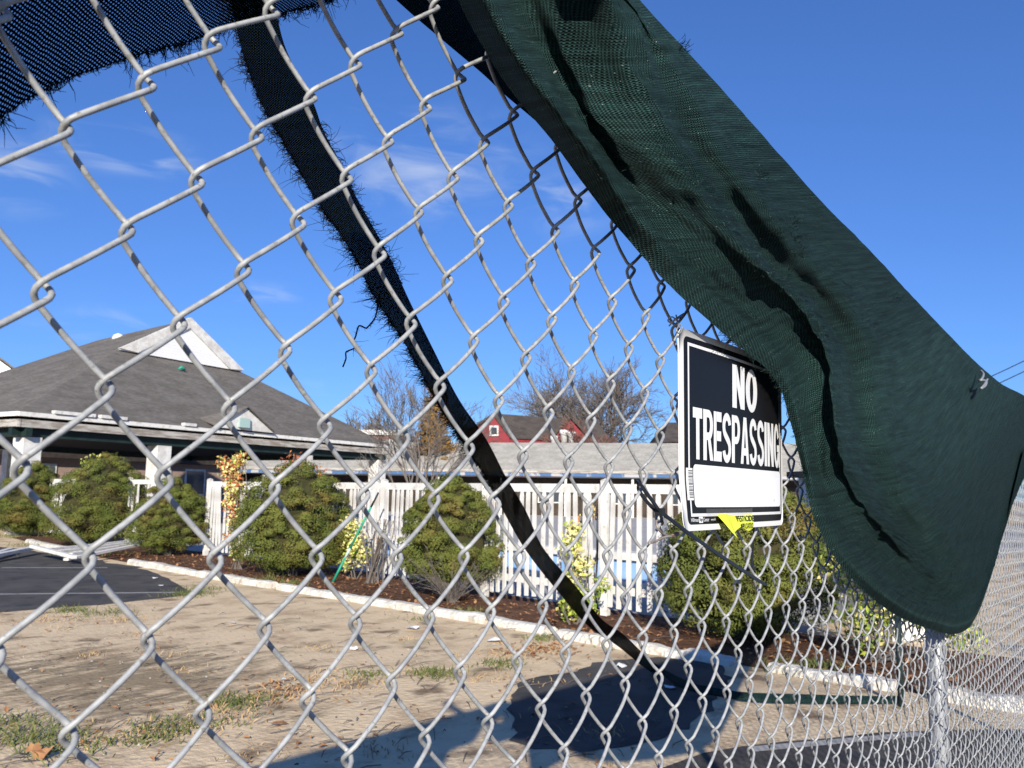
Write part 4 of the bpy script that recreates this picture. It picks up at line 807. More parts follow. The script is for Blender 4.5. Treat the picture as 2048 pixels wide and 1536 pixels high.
# ------------------------------------------------------------------ motel wing
mo = thing('motel_wing', 'long low motel wing with a pale beige roof behind the pool', 'motel building', (38, 30, 0))
EL0, EL1 = at_z(560, 937, 3.0), at_z(1420, 947, 3.0); EL0 = EL0 * .86 + CAM * .14; EL1 = EL1 * .86 + CAM * .14; EL0[2] = EL1[2] = (3.0 - 1.45) * .86 + 1.45
ed = unit(EL1 - EL0); EL1 = EL1 + ed * 16; EL0 = EL0 - ed * 10; en = np.array([-ed[1], ed[0], 0]); en = en if en @ ray(1024, 900) > 0 else -en
rl = lambda P: P + en * 5.5 + up * 2.05
mb = MB(); mb.slab([EL0, EL1, rl(EL1), rl(EL0)], up * .10); mb.slab([rl(EL0) + en * .005, rl(EL1) + en * .005, EL1 + en * 11, EL0 + en * 11], up * .10); mb.build('roof', M['roof_motel'], mo)
mb = MB(); mb.bar(EL0 - up * .14 - en * .05, EL1 - up * .14 - en * .05, .08, .30); mb.build('fascia', M['blue_dark'], mo)
mb = MB(); mb.bar(EL0 - up * .01 - en * .10, EL1 - up * .01 - en * .10, .10, .14); mb.build('gutter', M['fascia'], mo)
Lm = np.linalg.norm(EL1 - EL0); axm = np.stack([ed, en, up])
mb = MB(); mb.box((0, 1.8, -EL0[2]), (Lm, 9, -.3), 0, axm, EL0); mb.build('wall', M['motelwall'], mo)
mb = MB(); mb.box((0, .05, -.34), (Lm, 1.75, -.30), 0, axm, EL0); mb.build('soffit', M['white_old'], mo)
k = 1.0
while k < Lm - 3:
    mb = MB(); mb.box((k, 1.72, -EL0[2]), (k + 1.0, 1.795, -.75), 0, axm, EL0); mb.build('door', M['dark'], mo)
    mb = MB(); mb.box((k + 1.4, 1.72, -EL0[2] + .8), (k + 3.2, 1.795, -.8), 0, axm, EL0); w_ = mb.build('window', M['white_old'], mo)
    mb = MB(); mb.box((k + 1.48, 1.70, -EL0[2] + .88), (k + 3.12, 1.717, -.88), 0, axm, EL0); mb.build('pane', M['glass'], w_)
    k += 4.2
k = .2
while k < Lm:
    mb = MB(); mb.box((k, .25, -EL0[2]), (k + .14, .39, -.345), 0, axm, EL0); mb.build('post', M['white_old'], mo); k += 4.2

# ------------------------------------------------------------------ houses beyond
def wall_poly(name, pts, D, depthv, m, parent):
    mb = MB(); mb.slab([at_depth(u, v, D) for u, v in pts], depthv); return mb.build(name, m, parent)
fwd = unit(np.array([AX[2][0], AX[2][1], 0])); rt_ = np.array([AX[0][0], AX[0][1], 0]); rt_ = unit(rt_)
rh = thing('red_house', 'dark red house with charcoal roof and a small white window above the motel', 'house', tuple(at_depth(1100, 985, 72) * [1, 1, 0]))
D = 72; back = unit(fwd * .55 + rt_ * .85) * 11
gpts = [at_depth(920, 1005, D), at_depth(1018, 1005, D), at_depth(1018, 873, D), at_depth(992, 832, D), at_depth(928, 873, D)]
for p in gpts[:2]: p[2] = 0
mb = MB(); mb.slab(gpts, back); mb.build('wall', M['redsiding'], rh)
mb = MB(); rdg = gpts[3]
for q in (gpts[2], gpts[4]):
    out = unit(np.array([q[0] - rdg[0], q[1] - rdg[1], 0])) * .35
    mb.slab([rdg - unit(back) * .3 + up * .05, q + out - unit(back) * .3 - up * .15, q + out + back - up * .15, rdg + back + up * .05], up * .16)
mb.build('roof', M['roof_dark'], rh)
def win(parent, u0, v0, u1, v1, D):
    mb = MB(); c = [at_depth(u, v, D) for u, v in ((u0, v1), (u1, v1), (u1, v0), (u0, v0))]; mb.slab(c, fwd * .05); w = mb.build('window', M['white'], parent)
    a, b = (u1 - u0) * .18, (v1 - v0) * .18; mb = MB(); mb.slab([at_depth(u, v, D - .04) for u, v in ((u0 + a, v1 - b), (u1 - a, v1 - b), (u1 - a, v0 + b), (u0 + a, v0 + b))], fwd * .03); mb.build('pane', M['glass'], w)
win(rh, 979, 851, 997, 872, D - .15)
for k, (u, v, w) in enumerate([(1108, 872, 8), (1128, 860, 9), (1143, 864, 9)]):
    p = at_depth(u, 905, D - 6); q = at_depth(u, v, D - 6); s_ = w / FPX * (D - 6); mb = MB(); mb.tube([p, q - [0, 0, .3], q - [0, 0, .28], q], [s_ * .8, s_ * .8, s_, s_], 12); mb.build('vent_pipe', M['white'], rh, True)
g2 = [at_depth(1112, 1005, D - 4), at_depth(1170, 1005, D - 4), at_depth(1170, 872, D - 4), at_depth(1141, 838, D - 4), at_depth(1112, 872, D - 4)]
for p in g2[:2]: p[2] = 0
mb = MB(); mb.slab(g2, fwd * 2.5); mb.build('front_gable', M['redsiding'], rh)
mb = MB()
for q in (g2[2], g2[4]):
    out = unit(np.array([q[0] - g2[3][0], q[1] - g2[3][1], 0])) * .3; mb.slab([g2[3] - fwd * .3 + up * .04, q + out - fwd * .3 - up * .2, q + out + fwd * 2.5 - up * .2, g2[3] + fwd * 2.5 + up * .04], up * .14)
mb.build('front_gable_roof', M['roof_dark'], rh)
dh = thing('dark_roof_house', 'house with a plain dark roof just left of the sign', 'house', tuple(at_depth(1400, 990, 80) * [1, 1, 0]))
D = 80; q = [at_depth(1325, 884, D), at_depth(1480, 884, D), at_depth(1450, 838, D), at_depth(1352, 838, D)]
mb = MB(); c_ = (q[0] + q[1]) / 2 + fwd * 6; bk = [p + fwd * 10 for p in q[:2]]
mb.poly([q[0], q[1], q[2] + fwd * 4, q[3] + fwd * 4]); mb.poly([q[1], bk[1], q[2] + fwd * 6, q[2] + fwd * 4]); mb.poly([bk[0], q[0], q[3] + fwd * 4, q[3] + fwd * 6]); mb.poly([bk[1], bk[0], q[3] + fwd * 6, q[2] + fwd * 6]); mb.poly([q[3] + fwd * 4, q[2] + fwd * 4, q[2] + fwd * 6, q[3] + fwd * 6]); mb.build('roof', M['roof_dark'], dh)
mb = MB(); mb.slab([q[0] * [1, 1, 0] + fwd * .4 + rt_ * .3, q[1] * [1, 1, 0] + fwd * .4 - rt_ * .3, q[1] + fwd * .4 - rt_ * .3 - up * .03, q[0] + fwd * .4 + rt_ * .3 - up * .03], fwd * 9); mb.build('wall', M['redsiding'], dh)
bh = thing('brick_building', 'flat-roofed red brick building peeking past the pavilion roof', 'building', tuple(at_depth(760, 985, 66) * [1, 1, 0]))
D = 66; a_, b_2 = at_depth(690, 866, D), at_depth(800, 874, D); a_[2] = b_2[2] = (a_[2] + b_2[2]) / 2
mb = MB(); mb.slab([a_ * [1, 1, 0], b_2 * [1, 1, 0], b_2, a_], fwd * 9); mb.build('wall', M['brickred'], bh)
mb = MB(); mb.slab([a_ - rt_ * .3 - fwd * .3 + up * .01, b_2 + rt_ * .3 - fwd * .3 + up * .01, b_2 + rt_ * .3 - fwd * .3 + up * .38, a_ - rt_ * .3 - fwd * .3 + up * .38], fwd * 9.6); mb.build('parapet', M['white'], bh)
win(bh, 768, 879, 786, 905, D - .06)

# ------------------------------------------------------------------ vegetation
def leaf_cloud(mb, C, Nrm, size, r, mi=0, droop=0.0, asp=.5, flat=.5, wob=.35):
    """many small pointed leaf faces: centres C, outward normals Nrm"""
    k = len(C); d = r.normal(0, 1, (k, 3)); d -= (d * Nrm).sum(1)[:, None] * Nrm * flat; d[:, 2] -= droop; d /= np.linalg.norm(d, axis=1)[:, None]
    s = np.cross(d, Nrm + r.normal(0, wob, (k, 3))); s /= np.linalg.norm(s, axis=1)[:, None] + 1e-9; L = size * r.uniform(.6, 1.35, k)[:, None]
    V = np.stack([C - d * L * .5, C + s * L * asp * .5, C + d * L * .5, C - s * L * asp * .5], 1).reshape(-1, 3)
    F = [(4 * i, 4 * i + 1, 4 * i + 2, 4 * i + 3) for i in range(k)]; return mb.add(V, F, mi)
def conifer(label, base, w, h, seed, peak=.5, lean=0.0, lift=.12, n=66000, scrap=0):
    """a soft mounded conifer: layered clumps of needle sprays round a dark twiggy core"""
    r = np.random.default_rng(seed); root = thing('conifer_shrub', label, 'shrub', (base[0], base[1], 0), 'clipped conifer shrubs along the kerb'); c0 = np.array([base[0], base[1], 0.0])
    def prof(t):                                                  # radius against height fraction
        return (w / 2) * (np.clip(t / .16, 0, 1) ** .5) * np.clip(1 - ((t - .30) / .72).clip(0) ** (1.6 + peak), 0, 1)
    nc = 260; ct = np.clip(r.beta(1.25, 1.5, nc), .02, .985); ca = r.uniform(0, 2 * math.pi, nc)
    lobe = 1 + .10 * np.sin(ca * 2 + seed) + .07 * np.sin(ca * 3 + seed * 2); rad = prof(ct) * lobe * r.uniform(.80, .99, nc)
    cc = np.stack([np.cos(ca) * rad + lean * ct, np.sin(ca) * rad, lift + ct * (h - lift)], 1); cs = (.10 + .12 * r.uniform(0, 1, nc) ** 1.5) * (w / 1.6) * (1.0 - .35 * ct)
    nn = np.stack([np.cos(ca), np.sin(ca), .25 + .9 * ct], 1); nn /= np.linalg.norm(nn, axis=1)[:, None]
    per = int(n / nc); idx = np.repeat(np.arange(nc), per); v = r.normal(0, 1, (len(idx), 3)); v /= np.linalg.norm(v, axis=1)[:, None]
    v = v + nn[idx] * .55; v /= np.linalg.norm(v, axis=1)[:, None]; q = cc[idx] + v * cs[idx][:, None] * np.array([1.25, 1.25, .78]) * r.uniform(.84, 1.03, len(idx))[:, None]
    mb = MB(); leaf_cloud(mb, c0 + q, v, .034 * (w / 1.7) ** .5, r, asp=.42, flat=.85, wob=.25)
    # wispy leaders at the top
    for k in range(26):
        a = r.uniform(0, 6.28); p = c0 + np.array([lean + math.cos(a) * w * .09, math.sin(a) * w * .09, h * r.uniform(.90, .99)]); kk = 14; pts = p + np.linspace(0, 1, kk)[:, None] * np.array([r.normal(0, .03), r.normal(0, .03), .10]) + r.normal(0, .012, (kk, 3)); leaf_cloud(mb, pts, np.tile([0, 0, 1.], (kk, 1)), .045, r)
    mb.build('foliage', M['needle'], root)
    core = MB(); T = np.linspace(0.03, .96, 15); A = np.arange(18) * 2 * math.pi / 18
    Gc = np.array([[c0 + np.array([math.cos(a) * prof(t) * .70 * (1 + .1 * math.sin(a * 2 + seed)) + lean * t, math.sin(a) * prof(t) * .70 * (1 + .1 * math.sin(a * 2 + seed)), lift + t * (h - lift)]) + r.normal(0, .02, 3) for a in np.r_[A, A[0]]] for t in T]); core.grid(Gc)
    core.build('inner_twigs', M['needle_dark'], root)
    tr = MB()
    for k in range(6):
        a = r.uniform(0, 6.28); tr.tube([c0 + [math.cos(a) * .03, math.sin(a) * .03, -.05], c0 + [math.cos(a) * .1, math.sin(a) * .1, h * .2], c0 + [math.cos(a) * w * .3, math.sin(a) * w * .3, h * .42]], [.04, .03, .012], 6)
    tr.build('trunk', M['bark'], root)
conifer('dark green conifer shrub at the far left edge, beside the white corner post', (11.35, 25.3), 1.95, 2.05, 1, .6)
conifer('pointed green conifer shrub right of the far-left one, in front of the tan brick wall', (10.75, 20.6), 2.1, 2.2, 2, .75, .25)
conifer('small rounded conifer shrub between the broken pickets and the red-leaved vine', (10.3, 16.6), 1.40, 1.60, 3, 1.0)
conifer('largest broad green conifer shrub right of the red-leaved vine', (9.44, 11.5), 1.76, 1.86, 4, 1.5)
conifer('conifer shrub with pointed top and bare twigs at its foot, beside the dark strap', (9.16, 7.79), 1.36, 1.62, 5, .8, -.1, .20)
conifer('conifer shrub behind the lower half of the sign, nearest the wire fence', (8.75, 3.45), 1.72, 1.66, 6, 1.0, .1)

def spray_shrub(name, label, base, pts, cols, seed, size=.065, stems=6, leaves=420, group=None):
    """upright leafy stems: pts = list of (dx, dy, z, radius) blobs the leaves fill; cols = list of (material, weight)"""
    r = np.random.default_rng(seed); root = thing(name, label, 'shrub', (base[0], base[1], 0), group); c0 = np.array([base[0], base[1], 0.0]); mats = [c for c, _ in cols]; wts = np.array([w for _, w in cols]); wts = wts / wts.sum()
    mb = MB()
    for (dx, dy, z, rd) in pts:
        k = int(leaves * (rd / .25) ** 2); v = r.normal(0, 1, (k, 3)); v /= np.linalg.norm(v, axis=1)[:, None]; q = c0 + np.array([dx, dy, z]) + v * rd * r.uniform(.35, 1.1, (k, 1)); ch = r.choice(len(mats), k, p=wts)
        for m_ in range(len(mats)):
            s_ = ch == m_
            if s_.any(): leaf_cloud(mb, q[s_], v[s_], size, r, m_, .2, .55)
    mb.build('foliage', [M[c] for c in mats], root)
    st = MB()
    for k in range(stems):
        dx, dy, z, rd = pts[k % len(pts)]; e_ = c0 + np.array([dx + r.normal(0, rd * .4), dy + r.normal(0, rd * .4), z + rd * .4]); b = c0 + r.normal(0, .06, 3) * [1, 1, 0]; st.tube([b, (b + e_) / 2 + r.normal(0, .05, 3), e_], [.012, .009, .004], 5)
    st.build('stems', M['twig'], root)
YC = [('leaf_yellow', 5), ('leaf_lime', 2), ('leaf_green', 1)]
vb = at_z(470, 1143, 0)
spray_shrub('climbing_vine', 'cream and red leaved vine climbing a white post left of the largest shrub', vb[:2] + [.2, .3], [(0, .25, 1.75, .24), (.05, .1, 1.95, .16), (-.05, .45, 1.9, .14), (0, .1, 1.45, .22), (0, .2, 1.15, .2), (.02, .1, .85, .17), (0, .15, .55, .15), (.05, 0, .25, .13)], [('leaf_yellow', 5), ('leaf_red', 3), ('leaf_orange', 2), ('leaf_lime', 1)], 31, .07, 10, 430)
spray_shrub('red_creeper', 'dark red creeper leaves on bare twigs above the largest shrub', vb[:2] + [.9, -.35], [(0, 0, 1.75, .35), (.2, -.3, 1.6, .3), (-.1, .2, 1.35, .25), (-.15, .3, 1.05, .2)], [('leaf_red', 5), ('twig_red', 3), ('leaf_orange', 2)], 32, .06, 26, 330)
spray_shrub('yellow_shrub', 'lime yellow shrub rising between the two leftmost conifers', (11.5, 22.1), [(0, .2, 1.9, .35), (-.1, 0, 1.5, .4), (0, -.1, 1.1, .4), (-.1, 0, .7, .4), (-.3, -.2, .4, .35)], [('leaf_lime', 5), ('leaf_yellow', 2), ('leaf_green', 3)], 33, .09, 8, 240)
y3 = at_z(694, 1162, 0)
spray_shrub('yellow_shrub', 'cream variegated shrub behind the leaning green stake', y3[:2] + [.3, .2], [(0, .1, .85, .2), (0, 0, .6, .22), (.05, -.15, .4, .2), (-.05, .1, .25, .16)], YC, 34, .06, 8, 420)
spray_shrub('bare_twig_shrub', 'thin leafless twigs by the pickets just right of the green stake', at_z(742, 1168, 0)[:2] + [.1, .1], [(0, 0, .7, .28), (.1, -.2, .9, .22)], [('leaf_orange', 1), ('twig', 2)], 39, .03, 26, 60)
y4 = at_z(1143, 1248, 0)
spray_shrub('yellow_shrub', 'tall cream variegated shrub just right of the dark strap', y4[:2] + [.15, .05], [(.05, .05, 1.0, .14), (0, .05, .82, .17), (.02, -.05, .62, .18), (0, .05, .42, .16)], YC, 35, .055, 8, 560)
spray_shrub('yellow_shrub', 'low glossy green and yellow shrub at the foot of the tall cream one', y4[:2] + [.05, -.05], [(0, 0, .28, .16), (.0, .1, .16, .15), (0, -.15, .2, .12), (.1, -.25, .42, .12)], [('leaf_lime', 4), ('leaf_green', 4), ('leaf_yellow', 2)], 36, .06, 6, 420)
spray_shrub('berry_creeper', 'orange and yellow leaf sprig caught on the picket tops right of the strap', (9.28, 5.6), [(0, .1, 1.45, .13), (0, -.1, 1.25, .16), (0, .2, 1.1, .12)], [('leaf_yellow', 3), ('leaf_orange', 2), ('leaf_red', 1)], 37, .05, 12, 240)
y5 = at_z(1745, 1330, 0)
spray_shrub('yellow_shrub', 'yellow and green shrub seen low through the mesh left of the fence post', y5[:2] + [.2, 0], [(0, .25, .75, .28), (0, -.1, .6, .28), (.1, -.45, .45, .25), (0, .1, .35, .28), (0, -.7, .3, .2)], [('leaf_yellow', 3), ('leaf_lime', 4), ('leaf_green', 4)], 38, .06, 10, 330)
y6 = (8.1, -.6)
spray_shrub('yellow_shrub', 'yellow and green shrub seen low through the mesh right of the fence post', y6, [(0, .2, .75, .35), (0, -.3, .6, .35), (.1, -.8, .6, .4), (0, .5, .4, .3)], [('leaf_yellow', 2), ('leaf_lime', 3), ('leaf_green', 5)], 40, .07, 10, 260)
ds = thing('dead_shrub', 'grey dead leafless shrub in front of the pointed conifer\'s trunk', 'shrub', tuple(at_z(902, 1205, 0)))
mb = MB(); r = np.random.default_rng(77); b0_ = at_z(902, 1205, 0)
for k in range(80):
    a = r.uniform(0, 6.28); l = r.uniform(.25, .8); d = unit([math.cos(a) * .7, math.sin(a) * .7, r.uniform(.4, 1.2)]); p1 = b0_ + d * l * .5; p2 = b0_ + d * l + r.normal(0, .05, 3); mb.tube([b0_ + r.normal(0, .03, 3) * [1, 1, 0], p1, p2], [.006, .004, .0018], 4)
    for q in range(4): s_ = p1 + (p2 - p1) * r.uniform(0, 1); mb.tube([s_, s_ + unit(d + r.normal(0, .7, 3)) * .13], [.0025, .001], 3)
mb.build('twigs', M['bark'], ds)

def tree(name, label, base, h, spread, seed, mt, trunk_r, levels=5, stems=1, droop=0.0, gr=None, split=(2, 4), rmin=.012, first=.28):
    r = np.random.default_rng(seed); root = thing(name, label, 'tree', (base[0], base[1], 0), gr); tk = MB(); cw = MB(); b = np.array([base[0], base[1], 0.0])
    def grow(p, d, l, rad, lev, mb):
        q = p; pts = [p]; k = 3
        for i in range(k):
            d = unit(d + r.normal(0, .10, 3) + np.array([0, 0, .05 - droop * (lev > 2)])); q = q + d * l / k; pts.append(q)
        mb.tube(pts, np.maximum(rmin, np.linspace(rad, rad * .66, k + 1)), 6 if lev < 2 else (4 if lev < 4 else 3), 0, False)
        if lev >= levels: return
        for c in range(int(r.integers(split[0], split[1] + 1))):
            ax = unit(np.cross(d, r.normal(0, 1, 3))); ang = r.uniform(.3, .85) * spread; nd = unit(d * math.cos(ang) + ax * math.sin(ang)); t = r.uniform(.55, 1.0); st = pts[0] + (pts[-1] - pts[0]) * t if lev else pts[-1]
            st = pts[-1] if c == 0 else pts[int(r.integers(1, k + 1))]
            grow(st, nd, l * r.uniform(.62, .86), rad * r.uniform(.5, .66), lev + 1, cw)
    for s_ in range(stems):
        d = unit(np.array([r.normal(0, .22 * (stems > 1)), r.normal(0, .22 * (stems > 1)), 1])); grow(b + r.normal(0, .15, 3) * [1, 1, 0] * (stems > 1), d, h * first, trunk_r, 0, tk)
    tk.build('trunk', M['bark'], root, True); cw.build('crown', mt, root)
def bx(u, v, D): p = at_depth(u, v, D); return (p[0], p[1])
tree('bare_tree', 'wide leafless tree standing behind the red house roof', bx(1225, 985, 88), 16.5, 1.0, 11, M['twig'], .34, 6, 2, gr='leafless trees', split=(3, 4), first=.30, rmin=.019)
tree('bare_tree', 'leafless tree crown showing left of the red house behind the motel roof', bx(1105, 985, 86), 14.0, 1.0, 14, M['twig'], .28, 6, 2, gr='leafless trees', split=(3, 4), first=.29, rmin=.018)
tree('bare_tree', 'thin many-stemmed leafless tree between the pavilion and the brown conifer', bx(835, 985, 30), 5.8, .72, 12, M['twig'], .06, 5, 5, gr='leafless trees', first=.31, rmin=.007)
tree('bare_tree', 'small distant leafless tree rising over the pavilion\'s low eave', bx(715, 985, 95), 11.0, 1.0, 13, M['twig'], .25, 6, 1, gr='leafless trees', split=(3, 4), first=.27, rmin=.03)
tree('bare_tree', 'low reddish leafless tree in front of the red house', bx(1175, 985, 66), 8.6, .9, 15, M['twig_red'], .14, 6, 2, gr='leafless trees', split=(3, 4), first=.27, rmin=.02)
bt = thing('brown_conifer', 'rusty brown conifer tree behind the motel roof, left of the dark strap', 'tree', (*bx(868, 985, 58), 0)); c0 = np.array([*bx(868, 985, 58), 0.0]); r = np.random.default_rng(50)
mb = MB()
for k in range(170):
    t = r.uniform(0, 1) ** .8; z = 2.2 + t * 6.6; a = r.uniform(0, 6.28); rd = (1 - t * .85) * 1.9 * r.uniform(.5, 1.05); p = c0 + np.array([math.cos(a) * rd, math.sin(a) * rd, z]); v = r.normal(0, 1, (70, 3)); v /= np.linalg.norm(v, axis=1)[:, None]; leaf_cloud(mb, p + v * [.42, .42, .3] * r.uniform(.4, 1, (70, 1)), v, .2, r, 0, .3)
mb.build('crown', M['needle_brown'], bt); mb = MB(); mb.tube([c0, c0 + [0, 0, 5], c0 + [0, 0, 8.6]], [.2, .13, .03], 8); mb.build('trunk', M['bark'], bt)

# ------------------------------------------------------------------ small things on the ground
sk = thing('garden_stake', 'slim green stake with a pale band leaning in front of the pickets', 'stake', tuple(at_z(664, 1167, 0)))
s0 = at_z(664, 1167, -.02); dep = (s0 - CAM) @ AX[2]; s1 = at_depth(757, 985, dep + .05); mb = MB(); mb.tube([s0, s0 + (s1 - s0) * .28], .019, 10); mb.tube([s0 + (s1 - s0) * .385, s0 + (s1 - s0) * .84], .019, 10); mb.build('shaft', M['stake'], sk, True)
mb = MB(); mb.tube([s0 + (s1 - s0) * .28, s0 + (s1 - s0) * .385], .020, 10); mb.build('band', M['stake_pale'], sk, True)
mb = MB(); mb.tube([s0 + (s1 - s0) * .84, s1], [.018, .014], 10); mb.build('tip', M['cable'], sk, True)
def tuft(mb, u, v, n, h, rad, r, mi=0, z0=0.0):
    c = at_z(u, v, z0)
    for k in range(n):
        p = c + np.r_[r.normal(0, rad, 2), 0]; d = unit([r.normal(0, .6), r.normal(0, .6), 1]); l = h * r.uniform(.4, 1.2); s_ = unit(np.cross(d, r.normal(0, 1, 3))) * .004; tip = p + d * l + np.array([d[0], d[1], -.3]) * l * .3; m_ = p + d * l * .55
        mb.add([p - s_, p + s_, m_ + s_ * .8, tip, m_ - s_ * .8], [(0, 1, 2, 4), (4, 2, 3)], mi)
gr = MB(); r = np.random.default_rng(60)
for (u, v, n_, h, rad) in [(480, 1405, 200, .07, .11), (60, 1480, 230, .09, .16), (20, 1450, 120, .08, .12), (130, 1500, 110, .08, .14), (330, 1455, 120, .07, .12), (300, 1475, 160, .06, .1), (1000, 1330, 180, .06, .1), (870, 1350, 220, .07, .1), (735, 1350, 140, .05, .1), (1080, 1278, 120, .06, .09), (380, 1190, 260, .08, .16), (140, 1222, 140, .08, .12), (215, 1228, 160, .08, .16), (400, 1180, 160, .08, .2), (590, 1170, 90, .12, .12), (940, 1225, 90, .1, .1), (840, 1240, 70, .06, .1), (1590, 1338, 160, .12, .16), (180, 1110, 160, .18, .3), (60, 1092, 120, .15, .3), (420, 1450, 90, .06, .12), (540, 1165, 70, .2, .1), (1650, 1335, 80, .1, .1), (20, 1075, 100, .2, .3), (1240, 1295, 60, .08, .08)]:
    tuft(gr, u, v, n_, h, rad, r)
kind(gr.build('grass', M['grass']), 'stuff')
dg = MB()
for k in range(24):
    u, v = r.uniform(0, 1300), r.uniform(1240, 1530); tuft(dg, u, v, int(r.integers(8, 40)), .045, .09, r)
for (u, v) in [(640, 1360), (560, 1390), (350, 1460), (250, 1240), (90, 1240), (480, 1420), (1080, 1300), (1010, 1310), (700, 1370)]:
    tuft(dg, u, v, 110, .05, .16, r)
for k in range(90):
    c = at_z(r.uniform(-50, 760), r.uniform(1290, 1490), .008); a = r.uniform(-.4, .7); l = r.uniform(.05, .25); d = np.array([math.cos(a), math.sin(a), 0]); dg.tube([c, c + d * l * .5 + [r.normal(0, .01), r.normal(0, .01), .008], c + d * l], [.002, .003, .0012], 4, 1, False)
for k in range(150):                                              # fallen twigs and straw
    c = at_z(r.uniform(-50, 1350), r.uniform(1210, 1535), .01); a = r.uniform(-.5, .9) + (math.pi if r.uniform() < .5 else 0); l = r.uniform(.04, .30); d = np.array([math.cos(a), math.sin(a), r.normal(0, .03)]); dg.tube([c, c + d * l * .5 + [0, 0, .012], c + d * l], [.0025, .0035, .0015], 4, 1, False)
kind(dg.build('dry_grass', [M['grass_dry'], M['bark']]), 'stuff')
lv = MB()
def leaves(n, fn, sz):
    for k in range(n):
        c = np.asarray(fn(), float); d = unit([r.normal(), r.normal(), r.normal(0, .3)]); s_ = unit(np.cross(d, [0, 0, 1])); L = sz * r.uniform(.5, 1.3); hh = r.uniform(.005, .03)
        lv.add([c - d * L * .5 + [0, 0, hh * .3], c + s_ * L * .3 + [0, 0, hh], c + d * L * .5 + [0, 0, hh * .5], c - s_ * L * .3 + [0, 0, hh * .8]], [(0, 1, 2, 3)], 0)
def bed():
    t = r.uniform(0, 1); y = 1 + 17 * t; x0 = np.interp(y, [k[1] for k in KP[::-1]], [k[0] for k in KP[::-1]]); x1 = np.interp(y, [k[1] for k in FP[::-1]], [k[0] for k in FP[::-1]]); return (x0 + (x1 - x0) * r.uniform(.05, .95), y, .01)
leaves(1500, bed, .07); leaves(240, lambda: at_z(r.uniform(0, 1300), r.uniform(1220, 1530), .006), .045); leaves(60, lambda: at_z(r.normal(560, 30), r.normal(1385, 10), .006), .05); leaves(120, lambda: at_z(r.normal(1080, 40), r.normal(1300, 8), .006), .06)
kind(lv.build('fallen_leaves', M['leaf_dead']), 'stuff')
bl = thing('dry_oak_leaf', 'large curled orange-brown leaf on the soil in the lower left corner', 'leaf', tuple(at_z(75, 1515, 0))); mb = MB(); c = at_z(75, 1517, .01)
out = [(0, 0), (.03, .035), (.055, .02), (.07, .06), (.10, .035), (.12, .06), (.15, .03), (.19, .02), (.15, -.01), (.13, -.045), (.10, -.02), (.08, -.055), (.055, -.02), (.03, -.03)]
mb.slab([c + (x - .09) * unit([.59, -.8, 0]) * .8 + y * np.array([.5, .4, .7]) * .8 + [0, 0, .035 + .02 * math.sin(x * 40)] for x, y in out], (0, 0, .002)); mb.build('blade', M['leaf_dead'], bl)
bl2 = MB(); c = at_z(165, 1486, .01); bl2.slab([c + np.array([.59, -.8, 0]) * a * .035 + np.array([.8, .59, 0]) * b * .022 + [0, 0, .012 * (1 - a * a)] for a, b in [(-1, 0), (-.5, .8), (.3, .9), (1, .2), (.5, -.7), (-.4, -.8)]], (0, 0, .002)); tag(bl2.build('dry_leaf', M['leaf_orange']), 'small pale orange leaf beside the grass in the lower left corner', 'leaf')
bl3 = MB(); c = at_z(558, 1448, .01); bl3.slab([c + np.array([.59, -.8, 0]) * a * .055 + np.array([.8, .59, 0]) * b * .04 + [0, 0, .012 * (1 - a * a)] for a, b in [(-1, 0), (-.5, .8), (.3, .9), (1, .2), (.5, -.7), (-.4, -.8)]], (0, 0, .002)); tag(bl3.build('dry_leaf', M['leaf_dead']), 'single tan leaf lying on the bare sand near the shadow edge', 'leaf')
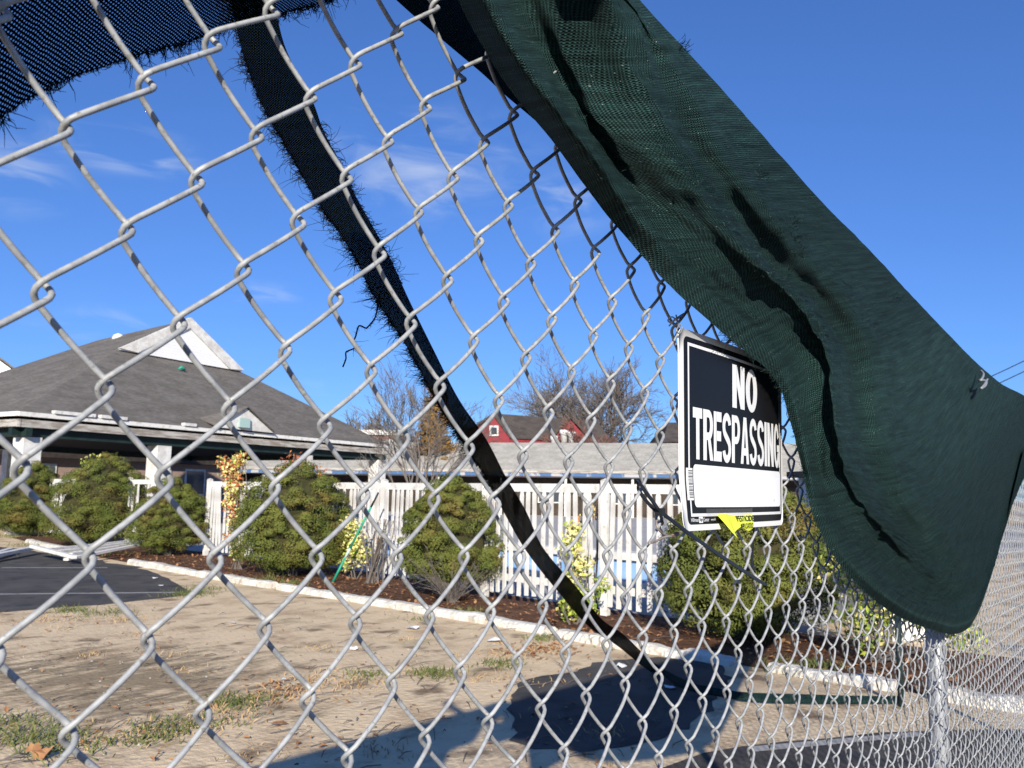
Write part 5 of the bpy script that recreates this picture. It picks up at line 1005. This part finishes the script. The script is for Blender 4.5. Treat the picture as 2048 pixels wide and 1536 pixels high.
SCR = [(990, 1281, .10, 'largest white paper scrap lying just below the white kerb'), (826, 1257, .07, 'white scrap on the soil left of the largest one below the kerb'), (708, 1298, .05, 'small white scrap on the sand behind the wires, left of the kerb scraps'), (466, 1246, .03, 'tiny white scrap on the sand near the asphalt edge'), (310, 1157, .05, 'white scrap lying on the asphalt under the fallen panel'), (322, 1172, .04, 'white scrap on the asphalt corner, nearest the sand'), (1243, 1333, .05, 'bluish white scrap at the top of the dark asphalt patch'), (1340, 1376, .045, 'pale scrap on the dark asphalt patch beside the strap'), (567, 1360, .03, 'tiny pale blue scrap among the dry grass')]
for u, v, s_, lb in SCR:
    c = at_z(u, v, .012); mb = MB(); k = 7; P = [c + np.r_[math.cos(a) * s_ * r.uniform(.6, 1.2), math.sin(a) * s_ * r.uniform(.6, 1.2), r.uniform(0, s_ * .5)] for a in np.arange(k) * 2 * math.pi / k]; cen = c + [0, 0, s_ * .35]
    mb.add(P + [cen], [(i, (i + 1) % k, k) for i in range(k)]); mb.add([p - [0, 0, .003] for p in P] + [cen - [0, 0, .003]], [((i + 1) % k, i, k) for i in range(k)]); tag(mb.build('paper_scrap', M['paper']), lb, 'litter', 'scraps of litter on the ground')
for (u0, v0, u1, v1, lb) in [(1940, 764, 2110, 684, 'upper of the two dark overhead lines past the screen\'s top edge'), (1940, 784, 2110, 706, 'lower of the two dark overhead lines past the screen\'s top edge')]:
    a, b = at_depth(u0 - 170, v0 + 80, 26), at_depth(u1 + 170, v1 - 80, 20); mb = MB(); P = [a + (b - a) * t - np.array([0, 0, 1.2 * t * (1 - t) * .4]) for t in np.linspace(0, 1, 14)]; mb.tube(P, .012, 6); tag(mb.build('overhead_line', M['cable']), lb, 'cable', 'overhead lines')

pb = MB(); r = np.random.default_rng(91)
for k in range(420):
    c = at_z(r.uniform(-60, 1300), r.uniform(1195, 1535) if k % 3 else r.uniform(1210, 1330), 0); q_ = r.uniform(.004, .016); V = r.normal(0, 1, (6, 3)); V = np.array([[1, 0, 0], [-1, 0, 0], [0, 1, 0], [0, -1, 0], [0, 0, 1], [0, 0, -1]]) * q_ * r.uniform(.6, 1.2, (6, 1)) * [1, 1, .6] + c
    pb.add(V, [(0, 2, 4), (2, 1, 4), (1, 3, 4), (3, 0, 4), (2, 0, 5), (1, 2, 5), (3, 1, 5), (0, 3, 5)], int(r.integers(0, 2)))
kind(pb.build('gravel', [M['deck'], M['roof_dark']]), 'stuff')
